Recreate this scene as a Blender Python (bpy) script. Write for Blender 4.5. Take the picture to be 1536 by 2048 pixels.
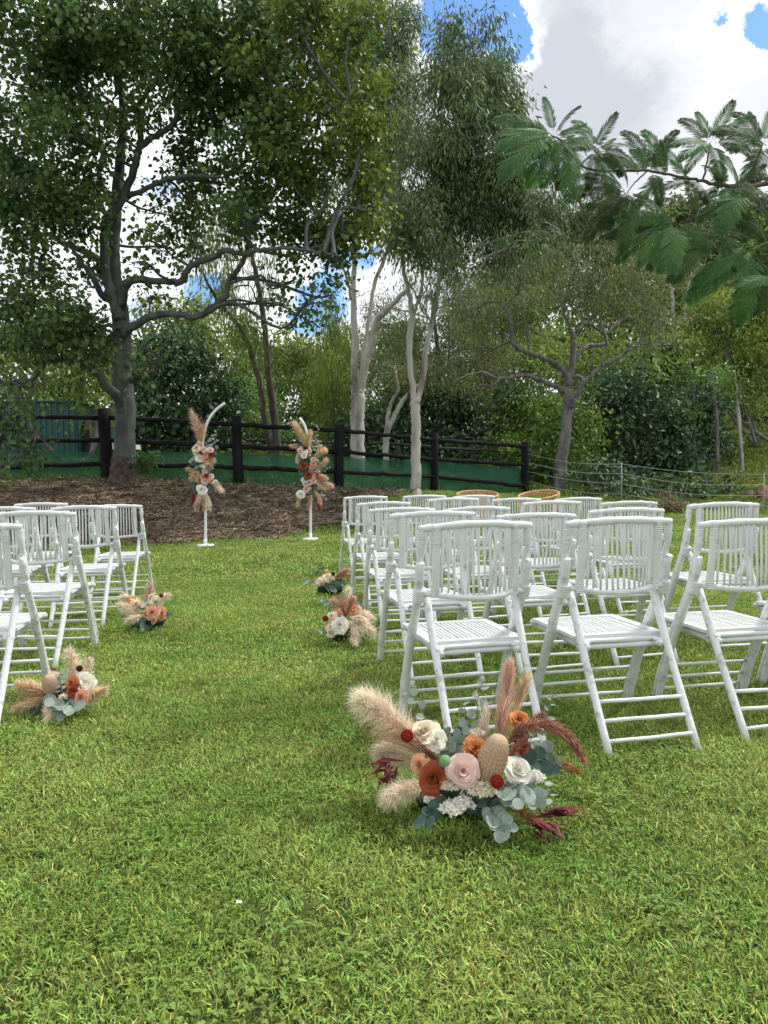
import bpy, bmesh, math, random
import numpy as np
from mathutils import Vector, Matrix
random.seed(7); RNG = np.random.default_rng(7)
for _o in list(bpy.data.objects): bpy.data.objects.remove(_o)
scene = bpy.context.scene
COL = scene.collection

# ------------------------------------------------------------------ camera
EYE = Vector((0, 0, 1.07)); FPX = 1510.0; PITCH = 0.040; ROLL = -0.012
_c, _s = math.cos(PITCH), math.sin(PITCH); _cr, _sr = math.cos(ROLL), math.sin(ROLL)
FWD = Vector((0, _c, -_s)); _R0 = Vector((1, 0, 0)); _U0 = Vector((0, _s, _c))
RIGHT = _R0*_cr + _U0*_sr; UP = _U0*_cr - _R0*_sr
cam_d = bpy.data.cameras.new('camera'); cam = bpy.data.objects.new('camera', cam_d); COL.objects.link(cam)
cam_d.sensor_fit = 'VERTICAL'; cam_d.sensor_height = 24.0; cam_d.lens = 24.0*FPX/2048.0
cam_d.clip_start = 0.05; cam_d.clip_end = 2000
cam.matrix_world = Matrix(((RIGHT.x, UP.x, -FWD.x, EYE.x), (RIGHT.y, UP.y, -FWD.y, EYE.y), (RIGHT.z, UP.z, -FWD.z, EYE.z), (0, 0, 0, 1)))
scene.camera = cam

def P(px, py, Y):
    "world point seen at photograph pixel (px, py) lying at forward distance Y"
    d = FWD*FPX + RIGHT*(px-768.0) - UP*(py-1024.0)
    return EYE + d*(Y/d.y)

# ------------------------------------------------------------------ sky, sun, exposure
SUN_EL, SUN_AZ = math.radians(56), math.radians(62)      # azimuth clockwise from +Y (view direction)
world = bpy.data.worlds.new('World'); scene.world = world; world.use_nodes = True
wt = world.node_tree; wt.nodes.clear()
def wn(t, **k):
    n = wt.nodes.new(t)
    for a, b in k.items(): setattr(n, a, b)
    return n
def wmath(op, a, b=None, clamp=False):
    n = wn('ShaderNodeMath', operation=op); n.use_clamp = clamp
    for i, v in enumerate((a, b)):
        if v is None: continue
        if isinstance(v, (int, float)): n.inputs[i].default_value = v
        else: wt.links.new(v, n.inputs[i])
    return n.outputs[0]
sky = wn('ShaderNodeTexSky', sky_type='NISHITA'); sky.sun_disc = False
sky.sun_elevation = SUN_EL; sky.sun_rotation = SUN_AZ; sky.air_density = 1.3; sky.dust_density = 0.6
tc = wn('ShaderNodeTexCoord'); DIR = tc.outputs['Generated']
def wnoise(scale, detail, rough, off=(0, 0, 0), zs=1.6):
    m = wn('ShaderNodeMapping'); m.inputs['Scale'].default_value = (1, 1, zs); m.inputs['Location'].default_value = off
    wt.links.new(DIR, m.inputs['Vector'])
    n = wn('ShaderNodeTexNoise'); n.inputs['Scale'].default_value = scale; n.inputs['Detail'].default_value = detail
    n.inputs['Roughness'].default_value = rough; wt.links.new(m.outputs[0], n.inputs['Vector'])
    return n.outputs['Fac']
wtn = wn('ShaderNodeTexNoise'); wtn.inputs['Scale'].default_value = 9.0; wtn.inputs['Detail'].default_value = 8; wtn.inputs['Roughness'].default_value = .65; wt.links.new(DIR, wtn.inputs['Vector'])
w1 = wn('ShaderNodeVectorMath', operation='SUBTRACT'); wt.links.new(wtn.outputs['Color'], w1.inputs[0]); w1.inputs[1].default_value = (.5, .5, .5)
w2 = wn('ShaderNodeVectorMath', operation='MULTIPLY_ADD'); wt.links.new(w1.outputs[0], w2.inputs[0]); w2.inputs[1].default_value = (.16, .16, .16); wt.links.new(DIR, w2.inputs[2])
def blob(px, py, rpx, amount):
    d = (P(px, py, 10)-EYE).normalized()
    v = wn('ShaderNodeVectorMath', operation='DISTANCE'); wt.links.new(w2.outputs[0], v.inputs[0]); v.inputs[1].default_value = d
    r = rpx/FPX
    x = wmath('DIVIDE', v.outputs['Value'], r); x = wmath('MULTIPLY', x, x); x = wmath('MULTIPLY', x, -1.0)
    x = wmath('EXPONENT', x); return wmath('MULTIPLY', x, amount)
dens = wmath('ADD', wmath('MULTIPLY', wnoise(3.0, 13, 0.62, (3.1, 0.4, 1.7)), 1.7), -0.17)
for b in ((900, 40, 95, -.62), (1030, 62, 66, -.60), (960, 20, 60, -.2), (1508, 40, 46, -.52), (1535, 100, 30, -.4), (820, 90, 60, -.16), (985, 150, 60, .22), (985, 8, 22, .22),
          (640, 560, 60, -.26), (650, 650, 60, -.26), (745, 520, 50, -.22), (560, 590, 60, .22), (1180, 140, 170, .34), (1400, 170, 170, .3), (1300, 330, 200, .2),
          (400, 590, 45, -.2), (590, 120, 120, .12), (1215, 480, 50, -.15), (700, 20, 80, .14), (1150, 30, 70, .10)):
    dens = wmath('ADD', dens, blob(*b))
cov = wn('ShaderNodeMapRange'); cov.interpolation_type = 'SMOOTHSTEP'
wt.links.new(dens, cov.inputs['Value']); cov.inputs['From Min'].default_value = .44; cov.inputs['From Max'].default_value = .56
thick = wn('ShaderNodeMapRange'); thick.interpolation_type = 'SMOOTHSTEP'; wt.links.new(dens, thick.inputs['Value']); thick.inputs['From Min'].default_value = .56; thick.inputs['From Max'].default_value = .95
bn = wmath('ADD', wmath('MULTIPLY', wnoise(4.2, 12, 0.58, (0.3, 5.2, 2.2)), 3.0), -.88)
for b in ((1230, 230, 150, .45), (1110, 300, 110, .3), (1470, 150, 110, -.32), (1280, 40, 70, -.35), (1380, 250, 90, .15), (600, 560, 90, -.3)):
    bn = wmath('ADD', bn, blob(*b))
shade = wmath('MULTIPLY', bn, thick.outputs[0], True)
cr = wn('ShaderNodeValToRGB'); cr.color_ramp.interpolation = 'EASE'
cr.color_ramp.elements[0].position = .05; cr.color_ramp.elements[0].color = (6.9, 7.0, 7.1, 1)
cr.color_ramp.elements[1].position = 1.0; cr.color_ramp.elements[1].color = (4.1, 4.3, 4.75, 1)
e = cr.color_ramp.elements.new(.45); e.color = (5.6, 5.75, 6.05, 1)
wt.links.new(shade, cr.inputs['Fac'])
mix = wn('ShaderNodeMix', data_type='RGBA'); wt.links.new(cov.outputs[0], mix.inputs[0])
skyg = wn('ShaderNodeMix', data_type='RGBA', blend_type='MULTIPLY'); skyg.inputs[0].default_value = 1.0
wt.links.new(sky.outputs[0], skyg.inputs[6]); skyg.inputs[7].default_value = (.62, .86, 1.22, 1)
wt.links.new(skyg.outputs[2], mix.inputs[6]); wt.links.new(cr.outputs[0], mix.inputs[7])
bg = wn('ShaderNodeBackground'); bg.inputs['Strength'].default_value = 0.072
wt.links.new(mix.outputs[2], bg.inputs['Color'])
wo = wn('ShaderNodeOutputWorld'); wt.links.new(bg.outputs[0], wo.inputs['Surface'])

sd = bpy.data.lights.new('sun', 'SUN'); sd.energy = 1.5; sd.angle = math.radians(10); sd.color = (1.0, .95, .86)
sun = bpy.data.objects.new('sun', sd); COL.objects.link(sun)
_sv = Vector((math.sin(SUN_AZ)*math.cos(SUN_EL), math.cos(SUN_AZ)*math.cos(SUN_EL), math.sin(SUN_EL)))
sun.rotation_euler = _sv.to_track_quat('Z', 'Y').to_euler()
scene.view_settings.view_transform = 'Standard'; scene.view_settings.look = 'None'
scene.view_settings.exposure = 1.2; scene.view_settings.gamma = 1.0
scene.view_settings.use_curve_mapping = False
scene.render.engine = 'CYCLES'
scene.cycles.max_bounces = 8; scene.cycles.transparent_max_bounces = 12; scene.cycles.diffuse_bounces = 3
scene.cycles.caustics_reflective = False; scene.cycles.caustics_refractive = False

# ------------------------------------------------------------------ materials
def mat(name, col, rough=.6, var=.15, scale=8.0, attr=False, transl=0.0, spec=.4, bump=0.0, bscale=60.0, col2=None, detail=6.0,
        inst=False, stretch=None, wpos=False, ramp=(.35, .65)):
    m = bpy.data.materials.new(name); m.use_nodes = True; t = m.node_tree; N = t.nodes; L = t.links
    b = N['Principled BSDF']; out = N['Material Output']
    b.inputs['Roughness'].default_value = rough; b.inputs['Specular IOR Level'].default_value = spec
    tcn = N.new('ShaderNodeNewGeometry' if wpos else 'ShaderNodeTexCoord'); src = tcn.outputs['Position' if wpos else 'Object']
    if stretch:
        mp = N.new('ShaderNodeMapping'); mp.inputs['Scale'].default_value = stretch; L.new(src, mp.inputs[0]); src = mp.outputs[0]
    nz = N.new('ShaderNodeTexNoise'); nz.inputs['Scale'].default_value = scale; nz.inputs['Detail'].default_value = detail
    nz.inputs['Roughness'].default_value = .6; L.new(src, nz.inputs['Vector'])
    rp = N.new('ShaderNodeValToRGB'); L.new(nz.outputs['Fac'], rp.inputs[0])
    c2 = col2 if col2 else tuple(min(1, c*(1+var*1.6)) for c in col)
    c1 = col if col2 else tuple(c*(1-var) for c in col)
    rp.color_ramp.elements[0].position = ramp[0]; rp.color_ramp.elements[0].color = (*c1, 1)
    rp.color_ramp.elements[1].position = ramp[1]; rp.color_ramp.elements[1].color = (*c2, 1)
    c = rp.outputs[0]
    if attr:
        a = N.new('ShaderNodeAttribute'); a.attribute_name = 'tint'
        mx = N.new('ShaderNodeMix'); mx.data_type = 'RGBA'; mx.blend_type = 'MULTIPLY'; mx.inputs[0].default_value = 1.0
        L.new(c, mx.inputs[6]); L.new(a.outputs['Color'], mx.inputs[7]); c = mx.outputs[2]
    if inst:
        oi = N.new('ShaderNodeObjectInfo'); hv = N.new('ShaderNodeHueSaturation')
        mr = N.new('ShaderNodeMapRange'); mr.inputs['To Min'].default_value = 1-inst; mr.inputs['To Max'].default_value = 1+inst
        L.new(oi.outputs['Random'], mr.inputs[0]); L.new(mr.outputs[0], hv.inputs['Value'])
        mr2 = N.new('ShaderNodeMapRange'); mr2.inputs['To Min'].default_value = .47; mr2.inputs['To Max'].default_value = .52
        L.new(oi.outputs['Random'], mr2.inputs[0]); L.new(mr2.outputs[0], hv.inputs['Hue'])
        L.new(c, hv.inputs['Color']); c = hv.outputs[0]
    L.new(c, b.inputs['Base Color'])
    if bump:
        nb = N.new('ShaderNodeTexNoise'); nb.inputs['Scale'].default_value = bscale; nb.inputs['Detail'].default_value = 5; L.new(src, nb.inputs['Vector'])
        bp = N.new('ShaderNodeBump'); bp.inputs['Strength'].default_value = bump; bp.inputs['Distance'].default_value = .02
        L.new(nb.outputs['Fac'], bp.inputs['Height']); L.new(bp.outputs[0], b.inputs['Normal'])
    if transl:
        tr = N.new('ShaderNodeBsdfTranslucent'); L.new(c, tr.inputs['Color'])
        ms = N.new('ShaderNodeMixShader'); ms.inputs[0].default_value = transl
        L.new(b.outputs[0], ms.inputs[1]); L.new(tr.outputs[0], ms.inputs[2]); L.new(ms.outputs[0], out.inputs['Surface'])
    return m

M = {}
M['leaf_big'] = mat('round_leaf', (.105, .18, .05), .42, .2, 3, attr=True, transl=.35)
M['leaf_gum'] = mat('gum_leaf', (.16, .235, .095), .45, .2, 3, attr=True, transl=.25)
M['leaf_olive'] = mat('olive_leaf', (.165, .205, .08), .55, .2, 3, attr=True, transl=.3)
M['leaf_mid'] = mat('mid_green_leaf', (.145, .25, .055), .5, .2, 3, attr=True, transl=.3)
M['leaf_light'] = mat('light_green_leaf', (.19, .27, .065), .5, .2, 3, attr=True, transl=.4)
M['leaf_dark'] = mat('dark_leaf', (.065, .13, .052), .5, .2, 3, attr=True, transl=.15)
M['frond'] = mat('fern_leaflet', (.10, .205, .062), .5, .2, 3, attr=True, transl=.48, inst=.45)
M['bark_grey'] = mat('grey_bark', (.048, .056, .056), .75, .3, 5, bump=.5, bscale=18, stretch=(1, 1, .45), col2=(.125, .135, .122))
M['bark_white'] = mat('white_gum_bark', (.13, .105, .085), .7, .2, 2.6, bump=.3, bscale=20, stretch=(1, 1, .3), col2=(.52, .49, .45), ramp=(.32, .55))
M['bark_dark'] = mat('dark_bark', (.045, .036, .032), .85, .3, 6, bump=.8, bscale=20, stretch=(1, 1, .3), col2=(.13, .11, .10))
M['bark_mid'] = mat('rough_grey_bark', (.11, .10, .105), .85, .3, 7, bump=.8, bscale=25, stretch=(1, 1, .3), col2=(.27, .25, .25))
M['bark_base'] = mat('rough_bark_base', (.03, .024, .02), .9, .3, 9, bump=1, bscale=25, col2=(.13, .10, .08))
M['twig'] = mat('twig', (.10, .085, .07), .8, .3, 9)
M['fence_wood'] = mat('black_stained_timber', (.007, .008, .012), .85, .3, 5, bump=.6, bscale=30, stretch=(1, 1, .3), col2=(.022, .02, .022), spec=.15)
M['old_wood'] = mat('weathered_dark_timber', (.03, .027, .025), .85, .3, 5, bump=.6, bscale=30, col2=(.08, .072, .065))
M['wire'] = mat('galvanised_wire', (.32, .33, .34), .5, .1, 10)
M['paint'] = mat('white_paint', (.60, .625, .63), .42, .1, 9, bump=.16, bscale=45, col2=(.76, .785, .79), ramp=(.25, .5))
M['paint_worn'] = mat('worn_white_paint', (.40, .38, .34), .48, .1, 22, bump=.2, bscale=60, col2=(.77, .79, .80), ramp=(.30, .46), detail=9)
M['metal_white'] = mat('white_metal', (.80, .82, .84), .35, .04, 5)
M['rattan'] = mat('honey_rattan', (.52, .33, .16), .5, .25, 30, bump=.3)
M['shed'] = mat('teal_sheet_metal', (.012, .075, .075), .45, .12, 1.2, stretch=(1, 1, .3), col2=(.03, .125, .12))
M['box_white'] = mat('white_sheet_metal', (.75, .78, .8), .5, .08, 4)
M['stone'] = mat('dark_stone', (.03, .035, .03), .9, .3, 6, bump=.6)
M['petal_white'] = mat('white_petal', (.90, .88, .78), .6, .05, 40, transl=.25)
M['petal_cream'] = mat('cream_petal', (.86, .76, .58), .6, .08, 40, transl=.25)
M['petal_blush'] = mat('blush_petal', (.84, .64, .57), .6, .07, 40, transl=.25)
M['petal_peach'] = mat('peach_petal', (.78, .44, .28), .6, .1, 40, transl=.25)
M['petal_orange'] = mat('orange_petal', (.60, .24, .08), .6, .15, 40, transl=.25)
M['petal_rust'] = mat('rust_petal', (.34, .07, .025), .6, .2, 40, transl=.2)
M['pod_red'] = mat('dark_red_pod', (.30, .022, .012), .7, .3, 60)
M['pod_black'] = mat('dark_brown_pod', (.07, .015, .012), .7, .3, 60)
M['banksia'] = mat('banksia_cone', (.50, .30, .17), .8, .2, 30, bump=.5, bscale=120, col2=(.80, .60, .44))
M['banksia_gold'] = mat('golden_banksia', (.62, .30, .07), .8, .2, 30, bump=.5, bscale=120, col2=(.74, .45, .16))
M['pampas'] = mat('cream_pampas', (.95, .84, .70), .8, .06, 10, attr=True, transl=.5)
M['pampas_pink'] = mat('pink_pampas', (.80, .60, .48), .8, .12, 10, attr=True, transl=.5)
M['pampas_tan'] = mat('tan_pampas', (.84, .68, .48), .8, .12, 10, attr=True, transl=.5)
M['plume_red'] = mat('red_brown_plume', (.42, .20, .14), .8, .2, 10, attr=True, transl=.2)
M['plume_gold'] = mat('golden_brown_plume', (.42, .23, .08), .8, .2, 10, attr=True, transl=.2)
M['grass_red'] = mat('russet_dried_grass', (.40, .19, .13), .8, .2, 10, attr=True, transl=.2)
M['euc'] = mat('blue_green_eucalyptus_leaf', (.20, .28, .225), .5, .2, 15, col2=(.38, .45, .38), transl=.15)
M['euc_dark'] = mat('dark_eucalyptus_leaf', (.05, .11, .085), .5, .2, 15, col2=(.10, .18, .14), transl=.15)
M['burgundy'] = mat('burgundy_dried_leaf', (.17, .025, .035), .6, .25, 20, transl=.15)
M['stem'] = mat('green_stem', (.16, .20, .12), .6, .2, 20)
M['filler'] = mat('cream_filler_flower', (.88, .78, .62), .7, .1, 20, attr=True, transl=.2)
M['filler_white'] = mat('white_filler_flower', (.90, .88, .80), .7, .05, 20, attr=True, transl=.2)
M['green_ball'] = mat('green_bud', (.16, .27, .12), .6, .2, 30)
M['foam'] = mat('dark_floral_foam', (.015, .03, .015), .9, .2, 20)
M['weed'] = mat('weed_leaf', (.09, .19, .05), .5, .2, 10, attr=True, transl=.3)
M['pod_green'] = mat('green_seed_pod', (.16, .15, .03), .5, .3, 12)
M['sticks'] = mat('dry_sticks', (.16, .11, .075), .85, .3, 12, attr=True)

# ------------------------------------------------------------------ object helpers
def link(name, data, parent=None, matrix=None):
    o = bpy.data.objects.new(name, data); COL.objects.link(o)
    if parent is not None:
        o.parent = parent
        if parent.type == 'EMPTY' or True: o.matrix_parent_inverse = parent_world(parent).inverted()
    if matrix is not None: o.matrix_basis = matrix
    return o
_PW = {}
def parent_world(o):
    m = o.matrix_basis.copy()
    if o.parent is not None: m = parent_world(o.parent) @ o.matrix_parent_inverse @ m
    return m
def thing(name, label, cat, loc=(0, 0, 0), group=None):
    o = bpy.data.objects.new(name, None); COL.objects.link(o); o.matrix_basis = Matrix.Translation(Vector(loc)); o.empty_display_size = .1
    o['label'] = label; o['category'] = cat
    if group: o['group'] = group
    return o
def tag(o, label=None, cat=None, group=None, kind=None):
    if label: o['label'] = label
    if cat: o['category'] = cat
    if group: o['group'] = group
    if kind: o['kind'] = kind
    return o

class MB:
    "collects vertices / faces / tints"
    def __init__(s): s.v = []; s.f = []; s.t = []; s.n = 0
    def add(s, v, f, tint=None):
        v = np.asarray(v, float); s.v.append(v); s.f += [tuple(i+s.n for i in q) for q in f]
        s.t.append(np.tile(np.array(tint if tint is not None else (1, 1, 1), float), (len(v), 1))); s.n += len(v)
    def mesh(s, name, material, smooth=True, tint=False):
        me = bpy.data.meshes.new(name); v = np.concatenate(s.v) if s.v else np.zeros((0, 3))
        me.from_pydata(v.tolist(), [], s.f)
        if smooth and len(me.polygons): me.polygons.foreach_set('use_smooth', [True]*len(me.polygons))
        if tint:
            a = me.attributes.new('tint', 'FLOAT_COLOR', 'POINT'); c = np.ones((len(v), 4)); c[:, :3] = np.concatenate(s.t)
            a.data.foreach_set('color', c.ravel())
        me.materials.append(material); me.update(); return me
    def obj(s, name, material, parent=None, smooth=True, tint=False):
        return link(name, s.mesh(name, material, smooth, tint), parent)

def catmull(pts, n):
    p = np.array(pts, float)
    if len(p) < 3: return np.array([p[0]+(p[-1]-p[0])*t for t in np.linspace(0, 1, n+1)])
    q = np.vstack([2*p[0]-p[1], p, 2*p[-1]-p[-2]]); out = []
    for i in range(1, len(q)-2):
        for k in range(n):
            t = k/n; a, b, c, d = q[i-1:i+3]
            out.append(.5*((2*b)+(c-a)*t+(2*a-5*b+4*c-d)*t*t+(3*b-a-3*c+d)*t**3))
    out.append(q[-2]); return np.array(out)

def tube(mb, pts, radii, sides=8, caps=True, tint=None, lump=0.0):
    p = np.array(pts, float); r = np.array(radii, float)*np.ones(len(p)); n = len(p)
    tg = np.gradient(p, axis=0); tg /= (np.linalg.norm(tg, axis=1)[:, None]+1e-12)
    up = np.array((0, 0, 1.)) if abs(tg[0][2]) < .9 else np.array((1., 0, 0))
    V = []; u = np.cross(up, tg[0]); u /= np.linalg.norm(u)
    ang = np.arange(sides)*2*math.pi/sides
    for i in range(n):
        u = u - tg[i]*(u@tg[i]); u /= (np.linalg.norm(u)+1e-12); w = np.cross(tg[i], u)
        rr = r[i]*(1+lump*RNG.uniform(-1, 1, sides)) if lump else r[i]*np.ones(sides)
        V.append(p[i]+(np.cos(ang)*rr)[:, None]*u+(np.sin(ang)*rr)[:, None]*w)
    V = np.concatenate(V); F = []
    for i in range(n-1):
        a = i*sides; b = a+sides
        for k in range(sides): F.append((a+k, a+(k+1) % sides, b+(k+1) % sides, b+k))
    if caps: F.append(tuple(range(sides-1, -1, -1))); F.append(tuple((n-1)*sides+k for k in range(sides)))
    mb.add(V, F, tint)

def box(mb, c, s, rot=None):
    c = np.array(c, float); h = np.array(s, float)/2
    v = np.array([(x, y, z) for x in (-1, 1) for y in (-1, 1) for z in (-1, 1)], float)*h
    if rot is not None: v = v @ np.array(rot.to_3x3()).T
    mb.add(v+c, [(0, 1, 3, 2), (4, 6, 7, 5), (0, 4, 5, 1), (2, 3, 7, 6), (0, 2, 6, 4), (1, 5, 7, 3)])

# leaves: big arrays of six-point folded blades
def unit(v): return v/(np.linalg.norm(v, axis=-1, keepdims=True)+1e-9)
def leaf_arrays(C, D, Nn, L, W, fold=.18, curl=.12):
    D = unit(D); S = unit(np.cross(D, Nn)); Nn = np.cross(S, D); L = L[:, None]; W = W[:, None]
    b = C; t = C+D*L+Nn*(-curl*L)
    r1 = C+D*L*.28+S*W*.46+Nn*fold*W; r2 = C+D*L*.70+S*W*.38+Nn*(fold*W-curl*L*.4)
    l1 = C+D*L*.28-S*W*.46+Nn*fold*W; l2 = C+D*L*.70-S*W*.38+Nn*(fold*W-curl*L*.4)
    return np.stack([b, r1, r2, t, l2, l1], 1)
def leaf_mesh(name, V, tint, material):
    n = len(V); me = bpy.data.meshes.new(name)
    me.vertices.add(n*6); me.vertices.foreach_set('co', V.reshape(-1).astype(np.float32))
    idx = (np.arange(n)*6)[:, None]+np.array([0, 1, 2, 3, 0, 3, 4, 5])
    me.loops.add(n*8); me.loops.foreach_set('vertex_index', idx.ravel().astype(np.int32))
    me.polygons.add(n*2); me.polygons.foreach_set('loop_start', (np.arange(n*2)*4).astype(np.int32))
    try: me.polygons.foreach_set('loop_total', np.full(n*2, 4, np.int32))
    except Exception: pass
    a = me.attributes.new('tint', 'FLOAT_COLOR', 'POINT')
    c = np.ones((n*6, 4), np.float32); c[:, :3] = np.repeat(tint, 6, axis=0); a.data.foreach_set('color', c.ravel())
    me.materials.append(material); me.update(calc_edges=True); return me

def rnd_unit(n): return unit(RNG.normal(size=(n, 3)))

def crown_leaves(blobs, style):
    """blobs: (centre, rx, ry, rz, weight). returns leaf arrays + tints. style keys: leaf L,W; per m2 density; droop; cluster radius"""
    Vs, Ts = [], []
    for (c, rx, ry, rz, w) in blobs:
        rx *= 1.0; area = math.pi*rx*rz
        ncl = max(3, int(area*style['cl']*w)); k = style['per']
        d = rnd_unit(ncl); rad = RNG.uniform(.25, 1.0, ncl)**.5
        rad *= 1+.18*RNG.normal(size=ncl)
        nb = max(3, ncl//7); bd = rnd_unit(nb)*(RNG.uniform(.3, 1.0, (nb, 1))**.45); pk = RNG.integers(0, nb, ncl); loose = RNG.uniform(0, 1, (ncl, 1)) < style.get('loose', .2)
        bd2 = bd[pk]+RNG.normal(size=(ncl, 3))*style.get('bs', .15); bd2[:, 2] = bd[pk][:, 2]+RNG.normal(size=ncl)*.10
        cc = np.array(c)+np.where(loose, d*rad[:, None], bd2)*np.array((rx, ry, rz))
        bt = np.clip(1+.22*RNG.normal(size=(nb, 1)), .55, 1.6); ctint = np.clip(bt[pk]+style.get('cvar', .14)*RNG.normal(size=(ncl, 1)), .5, 1.7)
        yel = np.clip(RNG.normal(style.get('yel', .0), style.get('yvar', .12), size=(ncl, 1)), -.2, .7)
        cr_ = style['cr']*RNG.uniform(.6, 1.35, (ncl, 1))
        n = ncl*k
        off = RNG.normal(size=(n, 3))*np.repeat(cr_, k, 0)*np.array((1, 1, style.get('vs', .8)))
        C = np.repeat(cc, k, 0)+off
        D = unit(off)*.6+rnd_unit(n)*.7; D[:, 2] -= style.get('droop', .3)
        Nn = rnd_unit(n)*.8; Nn[:, 2] += style.get('flat', .6)
        L = style['L']*RNG.uniform(.65, 1.25, n); W = L*style['asp']*RNG.uniform(.8, 1.2, n)
        Vs.append(leaf_arrays(C, D, Nn, L, W))
        t = np.repeat(ctint, k, 0)*np.clip(1+.16*RNG.normal(size=(n, 1)), .5, 1.5)
        y = np.repeat(yel, k, 0)
        Ts.append(np.hstack([t*(1+1.4*y), t*(1+.55*y), t*(1-.5*y)]))
    return np.concatenate(Vs), np.clip(np.concatenate(Ts), .1, 3.5)

ST = dict(
    big=dict(L=.108, asp=.85, cl=35, per=22, cr=.20, droop=.35, flat=.7, yvar=.15, mat='leaf_big'),
    bigy=dict(L=.104, asp=.85, cl=31, per=22, cr=.19, droop=.35, flat=.7, yel=.38, yvar=.25, mat='leaf_big'),
    gum=dict(L=.155, asp=.25, cl=36, per=34, cr=.19, vs=1.25, loose=.07, droop=1.3, flat=.0, yvar=.12, mat='leaf_gum'),
    olive=dict(L=.16, asp=.22, cl=15, per=36, cr=.30, vs=1.0, droop=.9, flat=.2, yel=.05, yvar=.16, mat='leaf_olive'),
    light=dict(L=.20, asp=.5, cl=9, per=26, cr=.34, droop=.5, flat=.4, yel=.05, yvar=.15, mat='leaf_light'),
    mid=dict(L=.17, asp=.55, cl=12, per=28, cr=.28, droop=.4, flat=.5, yvar=.15, mat='leaf_mid'),
    dark=dict(L=.20, asp=.6, cl=12, per=26, cr=.32, droop=.4, flat=.5, yvar=.1, mat='leaf_dark'),
    hang=dict(L=.24, asp=.14, cl=16, per=32, cr=.24, vs=2.1, droop=2.5, flat=.0, yel=.1, yvar=.12, mat='leaf_light'),
    far=dict(L=.42, asp=.42, cl=3.6, per=26, cr=.6, droop=.6, flat=.3, yvar=.14, mat='leaf_mid'),
)
def limb(parent, px, Y, widths, material, name='limb', wob=0.0, sub=5, sides=9, Y2=None, mb=None):
    "limb through photograph pixels at distance Y (to Y2); widths in pixels at that distance"
    n = len(px); Ys = np.linspace(Y, Y if Y2 is None else Y2, n)
    pts = [np.array(P(a, b, y)) for (a, b), y in zip(px, Ys)]
    c = catmull(pts, sub); w = np.interp(np.linspace(0, n-1, len(c)), np.linspace(0, n-1, len(widths)), widths)
    yy = np.interp(np.linspace(0, n-1, len(c)), range(n), Ys)
    if wob: c = c+RNG.normal(size=c.shape)*wob
    own = mb is None
    m_ = mb or MB(); tube(m_, c, w*yy/FPX/2, sides, lump=.04)
    if own: m_.obj(name, material, parent)
    return c

def grow(skel, blobs, parent, material, r0=.05, twigs=5):
    "branches that lead from the limbs to each leaf mass, and twigs inside it"
    mb = MB(); sk = np.concatenate(skel)
    for (c, rx, ry, rz, w) in blobs:
        c = np.array(c); low = sk[sk[:, 2] < c[2]+.3*rz]
        base = low if len(low) > 3 else sk
        i = np.argmin(np.linalg.norm((base-c)*np.array((1, 1, .8)), axis=1)); a = base[i]
        L = np.linalg.norm(c-a)
        k1 = a+(c-a)*.35+RNG.normal(size=3)*.08*L+np.array((0, 0, .06*L)); k2 = a+(c-a)*.7+RNG.normal(size=3)*.08*L
        r = min(r0, .012+.012*L+.01*rx)
        path = catmull([a, k1, k2, c], 4); tube(mb, path, np.linspace(r, r*.5, len(path)), 6, caps=False)
        for _ in range(twigs):
            d = rnd_unit(1)[0]; d[2] = abs(d[2])*.6-.1; s = path[RNG.integers(len(path)//2, len(path))]
            e = c+d*np.array((rx, ry, rz))*RNG.uniform(.6, 1.0)
            m1 = s+(e-s)*.5+RNG.normal(size=3)*.12*np.linalg.norm(e-s)
            tp = catmull([s, m1, e], 3); tube(mb, tp, np.linspace(r*.5, .006, len(tp)), 5, caps=False)
            for __ in range(2):
                s2 = tp[RNG.integers(2, len(tp)-1)]; e2 = s2+rnd_unit(1)[0]*rx*.4
                tube(mb, [s2, (s2+e2)/2+RNG.normal(size=3)*.03*rx, e2], (.008, .006, .003), 4, caps=False)
    if mb.v: mb.obj('branches', material, parent)['kind'] = 'stuff'

def pxblobs(lst, Y, dy=.9):
    out = []
    for b in lst:
        x, y, rx, ry = b[:4]; w = b[4] if len(b) > 4 else 1.0; yy = Y+(b[5] if len(b) > 5 else RNG.uniform(-1, 1)*dy)
        out.append((np.array(P(x, y, yy)), rx*yy/FPX, max(rx, ry)*yy/FPX*.8, ry*yy/FPX, w))
    return out
def crown(parent, blobs, style, name='crown', label=None):
    st = ST[style] if isinstance(style, str) else style
    V, T = crown_leaves(blobs, st); o = link(name, leaf_mesh(name, V, T, M[st['mat']]), parent); o['kind'] = 'stuff'
    if label: o['label'] = label
    return o

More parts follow.
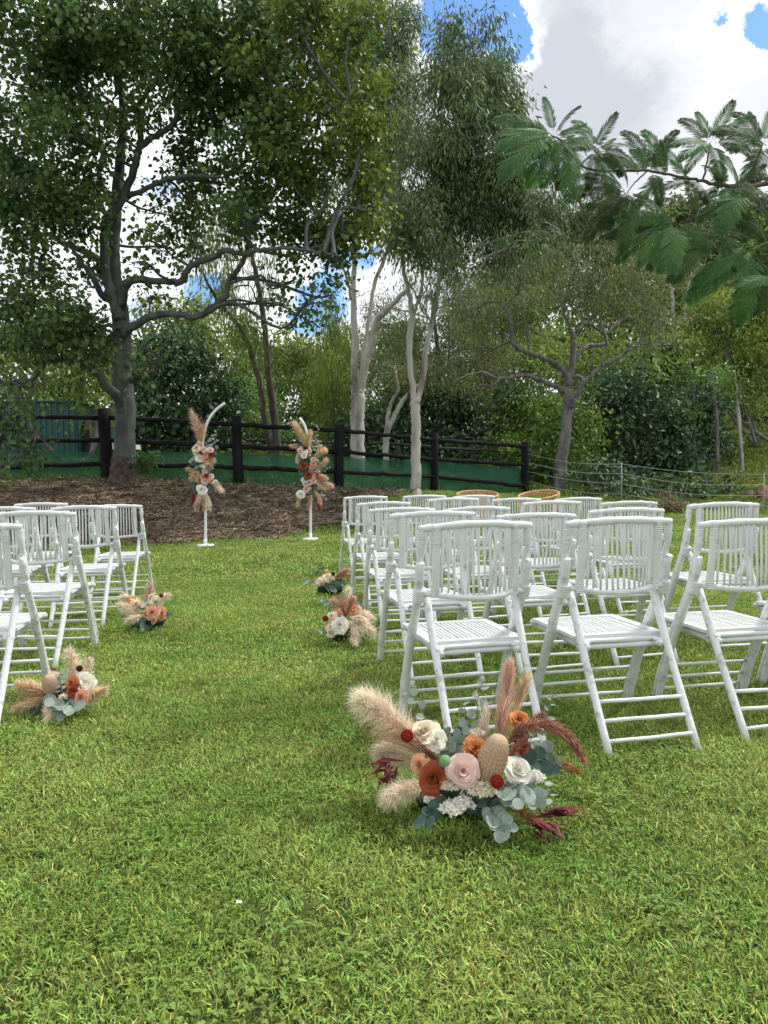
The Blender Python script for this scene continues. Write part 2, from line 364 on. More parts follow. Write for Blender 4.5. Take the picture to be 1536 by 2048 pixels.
# ------------------------------------------------------------------ terrain
FENCE_X = [-14, -9.6, -6.28, -3.43, -1.1, 1.38, 4.39, 7.0, 10.1, 16]
FENCE_Y = [16.2, 16.6, 17.0, 17.5, 18.6, 20.6, 23.5, 22.0, 20.0, 18.0]
FENCE_Z = [1.15, 1.16, 1.18, 1.035, .885, .78, .65, .28, 0.02, 0.0]
def smooth(a, b, x):
    t = np.clip((x-a)/(b-a), 0, 1); return t*t*(3-2*t)
def hgt(x, y):
    x = np.asarray(x, float); y = np.asarray(y, float)
    yf = np.interp(x, FENCE_X, FENCE_Y); zf = np.interp(x, FENCE_X, FENCE_Z)
    ys = np.interp(x, [-14, -5, -2.7, -1, 1.4, 4.4, 8], [12.8, 13.2, 14.0, 15.4, 15.5, 17.0, 15.5])
    z = zf*smooth(ys-.3, np.maximum(yf, ys+1), y)
    z = z + .02*np.sin(x*1.3+.7)*np.sin(y*.9+.3)*smooth(2.5, 6, y)
    z = z + .012*np.sin(x*3.1+y*1.7)*smooth(1, 3, y)
    back = np.clip(y-yf-1.0, 0, 400)
    z = z + .10*np.minimum(back, 15)+.02*np.clip(back-15, 0, 60)
    return z + 12.5*smooth(27, 64, y)*smooth(1, 32, x)
def axis(knots):
    out = []
    for (a, b, s) in knots: out += list(np.arange(a, b, s))
    return np.array(out+[knots[-1][1]])
def sheet(name, xs, ys, material, lift=0.0, mask=None, kind='structure'):
    X, Y = np.meshgrid(xs, ys); Z = hgt(X, Y)+lift
    v = np.stack([X, Y, Z], -1).reshape(-1, 3); nx, ny = len(xs), len(ys)
    i, j = np.meshgrid(np.arange(nx-1), np.arange(ny-1)); a = (j*nx+i).ravel()
    F = np.stack([a, a+1, a+nx+1, a+nx], 1)
    if mask is not None:
        cx = (X[:-1, :-1]+X[1:, 1:]).ravel()/2; cy = (Y[:-1, :-1]+Y[1:, 1:]).ravel()/2; F = F[mask(cx, cy)]
    me = bpy.data.meshes.new(name); me.from_pydata(v.tolist(), [], F.tolist())
    me.polygons.foreach_set('use_smooth', [True]*len(me.polygons)); me.materials.append(material); me.update()
    o = link(name, me); o['kind'] = kind; return o

def lawn_material():
    m = mat('lawn_soil', (.03, .045, .014), .95, .3, 6, wpos=True, col2=(.09, .125, .03), bump=.5, bscale=40, spec=.1)
    return m
xs = axis([(-400, -60, 34), (-60, -14, 2.0), (-14, 14, .25), (14, 60, 2.0), (60, 400, 34)])
ys = axis([(-30, 0, 3), (0, 26, .25), (26, 90, 1.5), (90, 500, 20)])
sheet('ground', xs, ys, lawn_material(), lift=-.007)
def wob(x, y): return .22*np.sin(x*2.3+y*1.1)+.15*np.sin(x*5.1-y*3.3)+.1*np.sin(x*11+y*7)
def is_mulch(x, y, grow_=0.0):
    ys_ = np.interp(x, [-14, -5, -2.7, -2, -1, 0], [13.1, 13.3, 14.1, 14.9, 16.3, 18.4])
    yf = np.interp(x, FENCE_X, FENCE_Y)
    return (y > ys_+wob(x, y)*.6-grow_) & (y < yf+.35) & (x < .25+.3*wob(x, y))
mulch_m = mat('mulch', (.11, .095, .07), .95, .3, 5, wpos=True, col2=(.31, .27, .215), bump=1, bscale=30, spec=.1)
sheet('mulch_bed', axis([(-14, 1.5, .1)]), axis([(12.6, 21, .1)]), mulch_m, lift=.012, mask=is_mulch)

# ------------------------------------------------------------------ scattered grass (instances of small tufts)
def tuft_mesh(name, nb, rad, hmin, hmax, w, material, lay=.9, tintf=None, rng=None):
    r = rng or RNG; ang = r.uniform(0, 2*math.pi, nb); rr = rad*np.sqrt(r.uniform(0, 1, nb))
    base = np.stack([np.cos(ang)*rr, np.sin(ang)*rr, np.full(nb, -.004)], 1)
    h = r.uniform(hmin, hmax, nb); az = r.uniform(0, 2*math.pi, nb); lean = r.uniform(.15, lay, nb)
    d = np.stack([np.cos(az), np.sin(az), np.zeros(nb)], 1); z = np.array((0, 0, 1.))
    mid = base+(d*(np.sin(lean)*.45)[:, None]+z*(np.cos(lean)*.55)[:, None])*h[:, None]
    tip = base+(d*(np.sin(lean)*1.0)[:, None]+z*(np.cos(lean)*.78)[:, None])*h[:, None]
    az2 = az+math.pi/2+r.normal(0, .5, nb); s = np.stack([np.cos(az2), np.sin(az2), np.zeros(nb)], 1)*(w*r.uniform(.6, 1.3, nb))[:, None]
    V = np.stack([base-s*.4, base+s*.4, mid+s*.5, mid-s*.5, tip], 1).reshape(-1, 3)
    idx = np.arange(nb)*5
    F = [(i, i+1, i+2, i+3) for i in idx]+[(i+3, i+2, i+4) for i in idx]
    t = np.clip(1+.28*r.normal(size=(nb, 1)), .4, 1.9); y = np.clip(r.normal(.05, .22, (nb, 1)), -.15, .8)
    dead = (r.uniform(0, 1, (nb, 1)) < .07)
    T = np.hstack([t*(1+1.0*y), t*(1+.25*y), t*(1-.2*y)]); T = np.where(dead, np.hstack([t*2.3, t*1.35, t*1.9]), T)
    mb = MB(); mb.v = [V]; mb.f = F; mb.t = [np.repeat(T, 5, 0)]; mb.n = len(V)
    return mb.mesh(name, material, smooth=False, tint=True)

def scatter(name, pts, rot, scl, meshes, tilt=.12, label=None, kind='stuff'):
    "one object: vertices carry instances of the tuft meshes through geometry nodes"
    me = bpy.data.meshes.new(name); me.from_pydata(pts.tolist(), [], [])
    for an, arr in (('rz', rot), ('sc', scl), ('tx', RNG.normal(0, tilt, len(pts))), ('ty', RNG.normal(0, tilt, len(pts)))):
        a = me.attributes.new(an, 'FLOAT', 'POINT'); a.data.foreach_set('value', arr.astype(np.float32))
    a = me.attributes.new('pick', 'INT', 'POINT'); a.data.foreach_set('value', RNG.integers(0, len(meshes), len(pts)).astype(np.int32))
    o = link(name, me); o['kind'] = kind
    if label: o['label'] = label
    ng = bpy.data.node_groups.new(name+'_scatter', 'GeometryNodeTree')
    ng.interface.new_socket('Geometry', in_out='INPUT', socket_type='NodeSocketGeometry')
    ng.interface.new_socket('Geometry', in_out='OUTPUT', socket_type='NodeSocketGeometry')
    N = ng.nodes; L = ng.links; gi = N.new('NodeGroupInput'); go = N.new('NodeGroupOutput')
    def named(n, t='FLOAT'):
        x = N.new('GeometryNodeInputNamedAttribute'); x.data_type = t; x.inputs['Name'].default_value = n; return x.outputs['Attribute']
    g2i = N.new('GeometryNodeGeometryToInstance')
    for k, m_ in enumerate(meshes):
        ob = bpy.data.objects.new(f'{name}_tuft', m_)
        oi = N.new('GeometryNodeObjectInfo'); oi.inputs['Object'].default_value = ob; oi.inputs['As Instance'].default_value = True
        L.new(oi.outputs['Geometry'], g2i.inputs[0])
    iop = N.new('GeometryNodeInstanceOnPoints'); iop.inputs['Pick Instance'].default_value = True
    L.new(gi.outputs[0], iop.inputs['Points']); L.new(g2i.outputs[0], iop.inputs['Instance'])
    L.new(named('pick', 'INT'), iop.inputs['Instance Index'])
    cx = N.new('ShaderNodeCombineXYZ'); L.new(named('tx'), cx.inputs[0]); L.new(named('ty'), cx.inputs[1]); L.new(named('rz'), cx.inputs[2])
    e2r = N.new('FunctionNodeEulerToRotation'); L.new(cx.outputs[0], e2r.inputs[0]); L.new(e2r.outputs[0], iop.inputs['Rotation'])
    L.new(named('sc'), iop.inputs['Scale']); L.new(iop.outputs[0], go.inputs[0])
    md = o.modifiers.new('scatter', 'NODES'); md.node_group = ng
    return o

def region_pts(y0, y1, dens, margin=1.7, keep=None):
    n = int(dens*(1.04*(y1*y1-y0*y0)/2+2*margin*(y1-y0)))+10
    y = RNG.uniform(y0, y1, n*2); y = y[RNG.uniform(0, 1, n*2) < (.52*y+margin)/(.52*y1+margin)][:n]; x = RNG.uniform(-1, 1, len(y))*(.52*y+margin)
    k = np.ones(len(y), bool)
    if keep is not None: k = keep(x, y)
    x, y = x[k], y[k]; return np.stack([x, y, hgt(x, y)], 1)

def grass_mat(name, a, b, inst):
    m = mat(name, a, .5, .2, .9, attr=True, transl=.22, wpos=True, col2=b, spec=.35, inst=inst, detail=8, ramp=(.38, .62)); t = m.node_tree; N = t.nodes; L = t.links
    rp = [n for n in N if n.type == 'VALTORGB'][0]; tgt = rp.outputs[0].links[0].to_socket
    g = N.new('ShaderNodeNewGeometry'); n2 = N.new('ShaderNodeTexNoise'); n2.inputs['Scale'].default_value = 2.3; n2.inputs['Detail'].default_value = 7; n2.inputs['Roughness'].default_value = .7; L.new(g.outputs['Position'], n2.inputs['Vector'])
    mr = N.new('ShaderNodeMapRange'); mr.inputs['From Min'].default_value = .52; mr.inputs['From Max'].default_value = .72; mr.inputs['To Max'].default_value = .5; L.new(n2.outputs['Fac'], mr.inputs[0])
    mx = N.new('ShaderNodeMix'); mx.data_type = 'RGBA'; L.new(mr.outputs[0], mx.inputs[0]); L.new(rp.outputs[0], mx.inputs[6]); mx.inputs[7].default_value = (.34, .33, .11, 1); L.new(mx.outputs[2], tgt); return m
gm = grass_mat('grass_blade', (.20, .36, .062), (.34, .48, .115), .2)
def clover_mesh():
    n = 34; a = RNG.uniform(0, 6.28, n); r_ = .075*np.sqrt(RNG.uniform(0, 1, n)); C0 = np.stack([r_*np.cos(a), r_*np.sin(a), RNG.uniform(.006, .02, n)], 1); C = np.repeat(C0, 3, 0)
    az = np.tile(np.array([0, 2.09, 4.19]), n)+np.repeat(RNG.uniform(0, 6.28, n), 3); D = np.stack([np.cos(az), np.sin(az), np.full(n*3, .1)], 1); L_ = np.repeat(RNG.uniform(.006, .010, n), 3); N_ = np.tile((0, 0, 1.), (n*3, 1))+RNG.normal(size=(n*3, 3))*.2
    return leaf_mesh('clover', leaf_arrays(C, D, N_, L_, L_*.95), np.repeat(np.clip(.62+.12*RNG.normal(size=(n, 1)), .3, 1)*np.array((1.05, 1.05, .8)), 3, 0), gm)
near_t = [tuft_mesh('grass', 54, .085, .012, .030, .0030, gm, lay=1.45) for _ in range(5)] + [tuft_mesh('grass', 30, .07, .015, .040, .0036, gm, lay=1.3)]
near_t = near_t*3+[clover_mesh()]
mid_t = [tuft_mesh('grass', 66, .13, .012, .030, .0050, gm, lay=1.4) for _ in range(4)]
far_t = [tuft_mesh('grass', 70, .24, .016, .036, .010, gm, lay=1.3) for _ in range(4)]
notm = lambda x, y: ~is_mulch(x, y, 0.0)
A = region_pts(1.1, 4.2, 760, keep=None); Bp = region_pts(4.0, 8.5, 300); Cp = region_pts(8.3, 30, 58, keep=notm)
for nm, pp, ms, lo, hi, lb in (('near_lawn_grass', A, near_t, .75, 1.25, 'short green turf grass in the foreground'),
                               ('mid_lawn_grass', Bp, mid_t, .8, 1.25, 'short green turf grass between the chairs'),
                               ('far_lawn_grass', Cp, far_t, .8, 1.3, 'short green turf grass towards the fence')):
    scatter(nm, pp, RNG.uniform(0, 6.28, len(pp)), RNG.uniform(lo, hi, len(pp)), ms, label=lb)
# straw and clippings on the mulch, weeds along the fence line
sm = mat('straw', (.22, .185, .14), .8, .3, 2, attr=True, wpos=True, col2=(.46, .39, .30), inst=.3, spec=.15)
def straw_mesh():
    mb = MB()
    for _ in range(80):
        a = RNG.uniform(0, 6.28); L_ = RNG.uniform(.025, .09); c = np.array((RNG.uniform(-.2, .2), RNG.uniform(-.2, .2), RNG.uniform(0, .028)))
        d = np.array((math.cos(a), math.sin(a), RNG.normal(0, .25)))*L_/2; s = np.array((-math.sin(a), math.cos(a), RNG.normal(0, .5)))*.004
        t = RNG.uniform(.3, 1.6); mb.add([c-d-s, c-d+s, c+d+s, c+d-s], [(0, 1, 2, 3)], (t, t*RNG.uniform(.85, 1), t*RNG.uniform(.7, 1)))
    return mb.mesh('straw', sm, smooth=False, tint=True)
S_ = region_pts(12.6, 19.5, 95, keep=is_mulch)
scatter('straw_litter', S_, RNG.uniform(0, 6.28, len(S_)), RNG.uniform(.6, 1.3, len(S_)), [straw_mesh() for _ in range(4)], label='brown straw and clippings over the mulch bank')
wm = grass_mat('weed_blade', (.07, .12, .025), (.15, .19, .05), .3)
wd = [tuft_mesh('weed', 26, .09, .05, .16, .008, wm, lay=.9) for _ in range(3)]
def weedkeep(x, y):
    yf = np.interp(x, FENCE_X, FENCE_Y); p = np.exp(-((y-yf+.35)/.7)**2)*.95+.10+.5*np.clip(np.sin(x*1.7+y*2.1), 0, 1)*smooth(-3, -6, x)
    return is_mulch(x, y, .5) & (RNG.uniform(0, 1, len(x)) < p)
Wp = region_pts(12.6, 21, 26, keep=weedkeep)
scatter('weed_tufts', Wp, RNG.uniform(0, 6.28, len(Wp)), RNG.uniform(.5, 1.3, len(Wp)), wd, label='weed tufts on the mulch bank below the fence')
# rough grass in the paddock and on the hillside behind
hm = grass_mat('paddock_blade', (.10, .18, .025), (.20, .27, .05), .2)
ht = [tuft_mesh('rough_grass', 70, .5, .08, .22, .03, hm, lay=.9) for _ in range(3)]
def padk(x, y):
    yf = np.interp(x, FENCE_X, FENCE_Y); return (y > yf+.4)
Hp = region_pts(16, 75, 4.5, margin=3, keep=padk)
scatter('paddock_grass', Hp, RNG.uniform(0, 6.28, len(Hp)), RNG.uniform(.6, 1.3, len(Hp)), ht, label='yellow green grass of the paddock and hillside behind the fence')
#@@TREES
# ------------------------------------------------------------------ trees
def base_at(px, py, Y): p = P(px, py, Y); return (p.x, p.y, float(hgt(p.x, p.y)))

# --- the big round-leaved tree on the left
T = thing('round_leaved_tree', 'largest tree, spreading over the left, with smooth grey trunk and round dark green leaves', 'tree', base_at(247, 960, 16.5))
Y0 = 16.5; G = M['bark_grey']; sk = []
tr = limb(T, [(248, 972), (249, 945), (250, 900), (250, 860), (251, 820), (246, 780), (243, 740), (244, 700), (243, 650), (236, 600), (230, 560), (226, 520), (227, 480), (230, 440), (233, 400), (238, 350), (243, 290), (246, 230), (240, 160), (236, 80), (240, -20)], Y0,
          [54, 47, 42, 39, 41, 40, 38, 36, 34, 31, 28, 26, 25, 23, 22, 20, 17, 14, 11, 8, 5], G, 'trunk', sides=16, wob=.008); sk.append(tr)
mb = MB(); c = catmull([np.array(P(x, y, 16.5)) for x, y in ((246, 980), (248, 955), (248, 930), (247, 912))], 4)
tube(mb, c, np.interp(np.linspace(0, 1, len(c)), [0, .4, .8, 1], [.38, .31, .26, .232]), 18, lump=.10); mb.obj('bark_base', M['bark_base'], T)
LIMBS = [
 ([(243, 668), (262, 656), (300, 634), (350, 628), (392, 633), (430, 612), (452, 590), (457, 562), (476, 538), (492, 512), (497, 470), (494, 430)], [20, 17, 14, 13, 13, 12, 11, 10, 10, 9, 8, 5], 16.2, 15.0),
 ([(243, 610), (250, 575), (268, 560), (320, 563), (362, 562), (380, 532), (425, 514), (450, 500), (480, 506), (520, 502), (565, 496), (625, 503), (680, 512)], [18, 17, 15, 13, 13, 13, 12, 11, 10, 9, 8, 7, 4], 16.3, 14.0),
 ([(210, 455), (222, 430), (245, 398), (262, 355), (272, 320), (283, 292), (318, 268), (342, 252), (357, 220), (360, 170), (372, 110)], [20, 18, 16, 15, 15, 13, 12, 11, 10, 7, 4], 16.2, 15.2),
 ([(240, 640), (225, 600), (214, 560), (208, 500), (210, 455)], [24, 22, 20, 18, 18], 16.3, 16.2),
 ([(281, 295), (281, 250), (272, 212), (245, 192), (232, 170), (230, 140), (214, 118), (192, 84), (176, 50), (172, -10)], [12, 12, 11, 10, 9, 8, 7, 6, 5, 3], 16.0, 15.0),
 ([(245, 398), (290, 378), (345, 356), (395, 352), (440, 356)], [11, 10, 9, 8, 6], 16.1, 14.5),
 ([(226, 540), (205, 525), (170, 503), (130, 487), (95, 468)], [17, 15, 14, 11, 8], 16.4, 17.5),
 ([(230, 600), (205, 592), (190, 560), (160, 520), (140, 480)], [15, 13, 12, 10, 6], 16.5, 15.2),
 ([(248, 825), (235, 795), (210, 768), (190, 742), (160, 725), (128, 720)], [24, 22, 19, 16, 13, 11], 16.4, 15.4),
 ([(128, 720), (95, 723), (75, 748), (50, 764), (20, 765), (-30, 758)], [11, 11, 10, 9, 9, 7], 15.4, 14.8),
 ([(110, 722), (70, 705), (40, 690), (5, 680)], [9, 8, 6, 4], 15.4, 16.2),
 ([(262, 762), (275, 752), (298, 745), (316, 740), (318, 728), (315, 708), (296, 700), (262, 682)], [13, 12, 11, 9, 8, 6, 5, 3], 16.3, 15.6),
 ([(243, 230), (280, 205), (320, 150), (345, 90), (350, 20)], [10, 9, 8, 6, 3], 16.5, 15.0),
 ([(244, 260), (215, 225), (180, 190), (130, 150), (70, 110)], [11, 9, 8, 6, 4], 16.5, 17.2),
 ([(232, 400), (212, 385), (200, 350), (205, 300), (196, 240), (190, 180)], [12, 11, 10, 8, 6, 4], 16.6, 17.2),
 ([(178, 650), (172, 600), (178, 660), (215, 652), (238, 655)], [6, 4, 6, 7, 7], 15.8, 16.3),
 ([(75, 555), (82, 520), (88, 500), (80, 475), (60, 440)], [8, 7, 6, 6, 4], 15.8, 15.8),
 ([(392, 545), (396, 510), (393, 480), (402, 450)], [5, 4, 3, 2], 15.4, 15.2),
 ([(570, 300), (600, 260), (650, 230), (700, 190)], [6, 5, 4, 3], 15, 14.2),
]
for px, w, ya, yb in LIMBS: sk.append(limb(T, px, ya, w, G, wob=.012, Y2=yb, sides=10))
B1 = pxblobs([(60, 30, 150, 90), (210, 40, 110, 90), (340, 40, 120, 90), (470, 50, 110, 90), (560, 60, 70, 90), (60, 170, 90, 70, .8), (150, 150, 80, 80), (250, 120, 80, 60, .8),
  (350, 150, 80, 70, .8), (440, 170, 90, 80), (540, 180, 80, 80), (30, 270, 80, 70), (130, 270, 90, 60, .85), (210, 250, 50, 60, .6), (310, 215, 50, 45, .6),
  (400, 270, 70, 50, .7), (500, 280, 80, 60), (570, 330, 70, 80), (450, 370, 70, 50, .8), (350, 340, 60, 40, .6), (40, 370, 80, 60), (120, 370, 80, 60), (190, 330, 40, 50, .7),
  (20, 440, 70, 40), (100, 440, 60, 40, .8), (160, 430, 50, 50), (540, 430, 70, 50), (610, 440, 60, 60), (480, 440, 50, 40, .6), (330, 430, 50, 40, .5), (400, 420, 50, 40, .6),
  (350, 500, 60, 35, .45), (300, 480, 40, 30, .35), (620, 505, 70, 28, .7), (180, 520, 40, 40, .6), (110, 560, 60, 35, .5), (40, 540, 50, 35, .45), (20, 610, 70, 45, .8), (90, 630, 70, 40), (170, 620, 50, 50, .8),
  (60, 690, 90, 40), (150, 690, 70, 35, .9), (215, 700, 50, 30, .8), (120, 655, 60, 35), (290, 720, 35, 20, .4),
  (590, 560, 30, 14, .6), (615, 600, 45, 14, .5), (600, 632, 45, 16, .7), (570, 605, 22, 10, .5), (655, 545, 30, 25, .5), (665, 590, 22, 22, .4), (300, 590, 30, 22, .3), (280, 530, 30, 25, .35)], 15.6, 1.4)
crown(T, B1, 'big')
B1y = pxblobs([(630, 90, 60, 90), (690, 60, 55, 60, .8), (700, 170, 60, 80), (640, 250, 60, 70), (720, 290, 55, 60), (650, 350, 70, 60), (740, 370, 45, 70), (690, 450, 80, 50), (735, 455, 45, 40), (560, 250, 50, 60),
  (690, 510, 60, 22, .7), (600, 30, 60, 60), (520, 110, 50, 40, .8)], 14.8, 1.0)
crown(T, B1y, 'bigy')  # sunlit right side of the crown, sunlight tinted into the leaves as yellow
B1h = pxblobs([(20, 800, 50, 22, .4), (8, 850, 34, 35, .6), (30, 890, 35, 28, .4), (20, 930, 28, 20, .3), (55, 905, 18, 12, .3), (15, 770, 60, 22, .6), (45, 840, 16, 14, .3)], 13.6, .5)
crown(T, B1h, 'big')
grow(sk, B1+B1y, T, G, .06, 4); grow([sk[10], sk[11]], B1h, T, G, .03, 4)

# --- yellow-green tree behind its trunk and other trees seen through the gaps
def tree(name, label, trunks, blobs, Y, style, bark, base, group=None, twigs=4, r0=.05, dy=.9, cat='tree'):
    t = thing(name, label, cat, base_at(base[0], base[1], Y), group); s = []
    for i, (px, w, *yy) in enumerate(trunks):
        if i == 0:
            g0 = P(px[0][0], px[0][1], Y); zz = float(hgt(g0.x, g0.y))
            if g0.z > zz-.1: px = [(px[0][0], px[0][1]+(g0.z-zz+.15)/Y*FPX)]+list(px); w = [w[0]*1.15]+list(w)
        s.append(limb(t, px, yy[0] if yy else Y, w, bark, 'trunk' if i == 0 else 'limb', wob=.012, sides=12 if i == 0 else 9, Y2=yy[1] if len(yy) > 1 else None))
    if not isinstance(style, list): style = [(style, blobs)]
    allb = []
    for st, bl in style:
        bb = pxblobs(bl, Y, dy); crown(t, bb, st); allb += bb
    if s: grow(s, allb, t, bark, r0, twigs)
    return t

tree('gum_tree', 'tall gum behind the fence with the thickest white trunk, left of the slender pale gum', [
 ([(714, 950), (715, 929), (715, 880), (715.5, 840), (716.5, 800), (714, 780)], [31, 29, 28, 27, 27, 26]),
 ([(711, 800), (710, 756), (709, 715), (709.6, 673), (707, 617), (707, 561), (709, 520), (712, 450), (722, 380), (735, 300)], [16, 15, 15, 14, 12, 11, 10, 9, 7, 4], 24, 24.5),
 ([(718, 795), (722, 765), (731, 728), (743, 690), (752, 645), (771, 622), (807, 586), (835, 560)], [20, 18, 17, 16, 14, 12, 9, 5], 24, 23.5),
 ([(728, 735), (727, 705), (734, 660), (744, 603), (751, 561), (768, 520), (780, 480), (795, 420), (800, 330)], [9, 9, 9, 8, 8, 8, 7, 6, 4], 24, 25),
 ([(703, 600), (698, 575), (690, 545), (671, 514)], [7, 6, 5, 4], 24, 23.6),
 ([(727, 718), (736, 700), (738, 660)], [6, 5, 3], 23.9, 23.7)],
 [(740, 60, 80, 70), (700, 20, 60, 50), (800, 70, 40, 60, .8), (770, 150, 70, 70), (690, 150, 60, 80), (800, 230, 80, 70), (740, 260, 60, 70), (790, 330, 70, 60), (700, 380, 50, 60, .8), (760, 440, 50, 50, .7)],
 24, 'gum', M['bark_white'], (715, 935), twigs=5)
tree('gum_tree', 'slender pale gum standing in front of the fence, its mottled trunk forking into two stems', [
 ([(831, 990), (831, 975), (832, 940), (832, 895), (831.5, 850), (831, 812), (832, 795)], [26, 22, 20, 19, 19, 19, 18]),
 ([(828, 800), (826, 780), (821, 728), (820, 673), (824, 631), (818, 589), (808, 547), (804, 500), (812, 430), (830, 350)], [13, 12, 12, 13, 11, 9, 8, 7, 6, 4], 19.5, 19.5),
 ([(835, 800), (839, 788), (847, 752), (850, 714), (857, 673), (865, 639), (872, 603), (877, 561), (888, 520), (899, 480), (915, 400), (930, 300)], [13, 12, 11, 11, 11, 10, 10, 9, 8, 7, 6, 3], 19.5, 19.9),
 ([(826, 635), (834, 606), (842, 580), (846, 540), (860, 480)], [7, 6, 6, 5, 3], 19.5, 19),
 ([(862, 640), (845, 620), (830, 585), (812, 560)], [5, 4, 4, 3], 19.5, 19.2),
 ([(873, 620), (890, 606), (907, 597), (930, 580)], [4, 4, 3, 2], 19.5, 19),
 ([(884, 548), (905, 525), (932, 506), (965, 485), (1000, 466), (1040, 445)], [6, 5, 4, 4, 3, 2], 19.6, 19.6)],
 [(930, 80, 55, 40), (900, 110, 40, 50), (985, 130, 45, 50), (1000, 200, 35, 60), (950, 190, 60, 60), (900, 200, 60, 70), (870, 280, 80, 70), (940, 290, 80, 70), (990, 300, 60, 70), (860, 370, 90, 70), (950, 380, 90, 70), (1020, 400, 60, 60),
  (830, 440, 60, 60), (900, 450, 80, 60), (980, 450, 70, 50), (1060, 440, 60, 45), (1120, 425, 50, 35), (1020, 350, 45, 50), (1100, 470, 40, 25, .8), (1090, 380, 50, 40, .6), (1000, 530, 50, 28, .7), (890, 520, 50, 35, .7), (820, 520, 40, 35, .7), (1040, 490, 50, 25, .6),
  (860, 590, 30, 22, .25), (930, 600, 30, 20, .25)],
 19.5, 'gum', M['bark_white'], (831, 985), twigs=6, r0=.024, dy=1.3)
tree('gum_tree', 'small leaning pale gum seen between the two tall white gums, behind the fence', [
 ([(769, 945), (771, 920), (773, 868), (784, 842), (801, 809), (821, 784), (845, 765), (880, 740)], [13, 12, 12, 11, 10, 8, 7, 4]),
 ([(774, 862), (777, 826), (787, 795), (796, 780), (793, 750)], [9, 8, 7, 6, 3])],
 [(850, 735, 50, 40, .6), (790, 735, 40, 35, .6), (900, 720, 40, 30, .6)], 27, 'olive', M['bark_white'], (770, 925))
tree('leaning_gum_tree', 'pair of thin dark leaning trunks with hanging foliage, behind the fence between flower stands', [
 ([(552, 925), (554, 900), (551, 846), (540, 773), (533, 691), (524, 614), (510, 536), (500, 490), (492, 430)], [20, 16, 16, 14, 12, 11, 9, 8, 5]),
 ([(542, 905), (538, 880), (528, 830), (520, 773), (497, 691), (475, 650), (449, 618), (425, 585), (405, 545)], [14, 13, 13, 12, 10, 9, 8, 6, 4], 24, 23),
 ([(524, 614), (512, 600), (506, 580), (497, 570)], [5, 4, 3, 2])],
 [(478, 610, 32, 30, .8), (480, 655, 34, 40, 1.0), (500, 690, 30, 28, .8), (520, 540, 40, 40, .6), (445, 520, 40, 50, .6), (470, 470, 50, 40, .6), (420, 480, 40, 50, .5), (440, 580, 30, 30, .5)],
 24, 'hang', M['bark_dark'], (552, 910))
# --- dark spreading tree right of centre
tree('spreading_tree', 'low forked grey tree with crooked bare limbs and fine olive foliage behind the wire fence', [
 ([(1120, 995), (1119, 979), (1121, 950), (1123, 923), (1129, 880), (1133, 850), (1136, 812), (1135, 778)], [30, 27, 26, 24, 22, 21, 20, 19]),
 ([(1131, 785), (1118, 776), (1095, 766), (1056, 751), (1027, 753), (997, 757), (975, 748), (956, 746), (930, 752), (900, 770)], [13, 11, 9, 8, 8, 7, 6, 5, 4, 2], 26, 24.5),
 ([(1136, 768), (1134, 752), (1117, 731), (1100, 722), (1081, 714), (1060, 706), (1039, 699), (1024, 681), (1023, 660), (1021, 645), (1011, 617), (992, 600)], [13, 12, 11, 10, 10, 9, 9, 8, 8, 7, 4, 2], 26, 25),
 ([(1137, 785), (1140, 756), (1145, 714), (1145, 673), (1136, 645), (1128, 622), (1135, 580), (1150, 530)], [14, 13, 12, 10, 7, 6, 4, 2]),
 ([(1146, 678), (1158, 660), (1173, 645), (1190, 630), (1201, 616), (1225, 570)], [9, 8, 7, 7, 6, 3], 26, 26.8),
 ([(1144, 730), (1152, 716), (1165, 700), (1182, 691), (1209, 689), (1211, 672), (1190, 655), (1172, 640), (1150, 620)], [9, 9, 9, 8, 8, 6, 5, 5, 2], 26, 27),
 ([(1210, 674), (1222, 660), (1234, 650), (1256, 631), (1280, 600), (1300, 586), (1330, 560)], [6, 6, 6, 5, 4, 3, 2], 26.8, 27),
 ([(1144, 815), (1152, 795), (1160, 778), (1168, 764), (1185, 750), (1203, 732), (1234, 717), (1255, 702), (1272, 694), (1300, 661), (1340, 640)], [11, 10, 10, 11, 9, 8, 7, 6, 5, 3, 2], 25.8, 25),
 ([(1168, 764), (1162, 755), (1150, 752), (1142, 762)], [7, 7, 6, 5], 25.8, 26),
 ([(1203, 732), (1204, 715), (1214, 694)], [5, 4, 3], 25.3, 25.2),
 ([(1000, 756), (985, 770), (960, 770)], [4, 3, 2], 25, 24.8)],
 [(1060, 560, 70, 45), (1140, 520, 80, 40), (1120, 590, 70, 45), (1200, 560, 80, 50), (1030, 620, 60, 40), (1270, 580, 60, 50, .8), (1180, 620, 60, 30, .6), (990, 660, 50, 40, .6), (1250, 640, 60, 35, .6), (1310, 640, 40, 35, .5), (950, 620, 50, 50, .7), (1060, 660, 50, 25, .35), (960, 700, 45, 30, .5), (1330, 690, 40, 25, .3)],
 26, 'olive', M['bark_mid'], (1120, 985), twigs=8, r0=.04, dy=1.6)

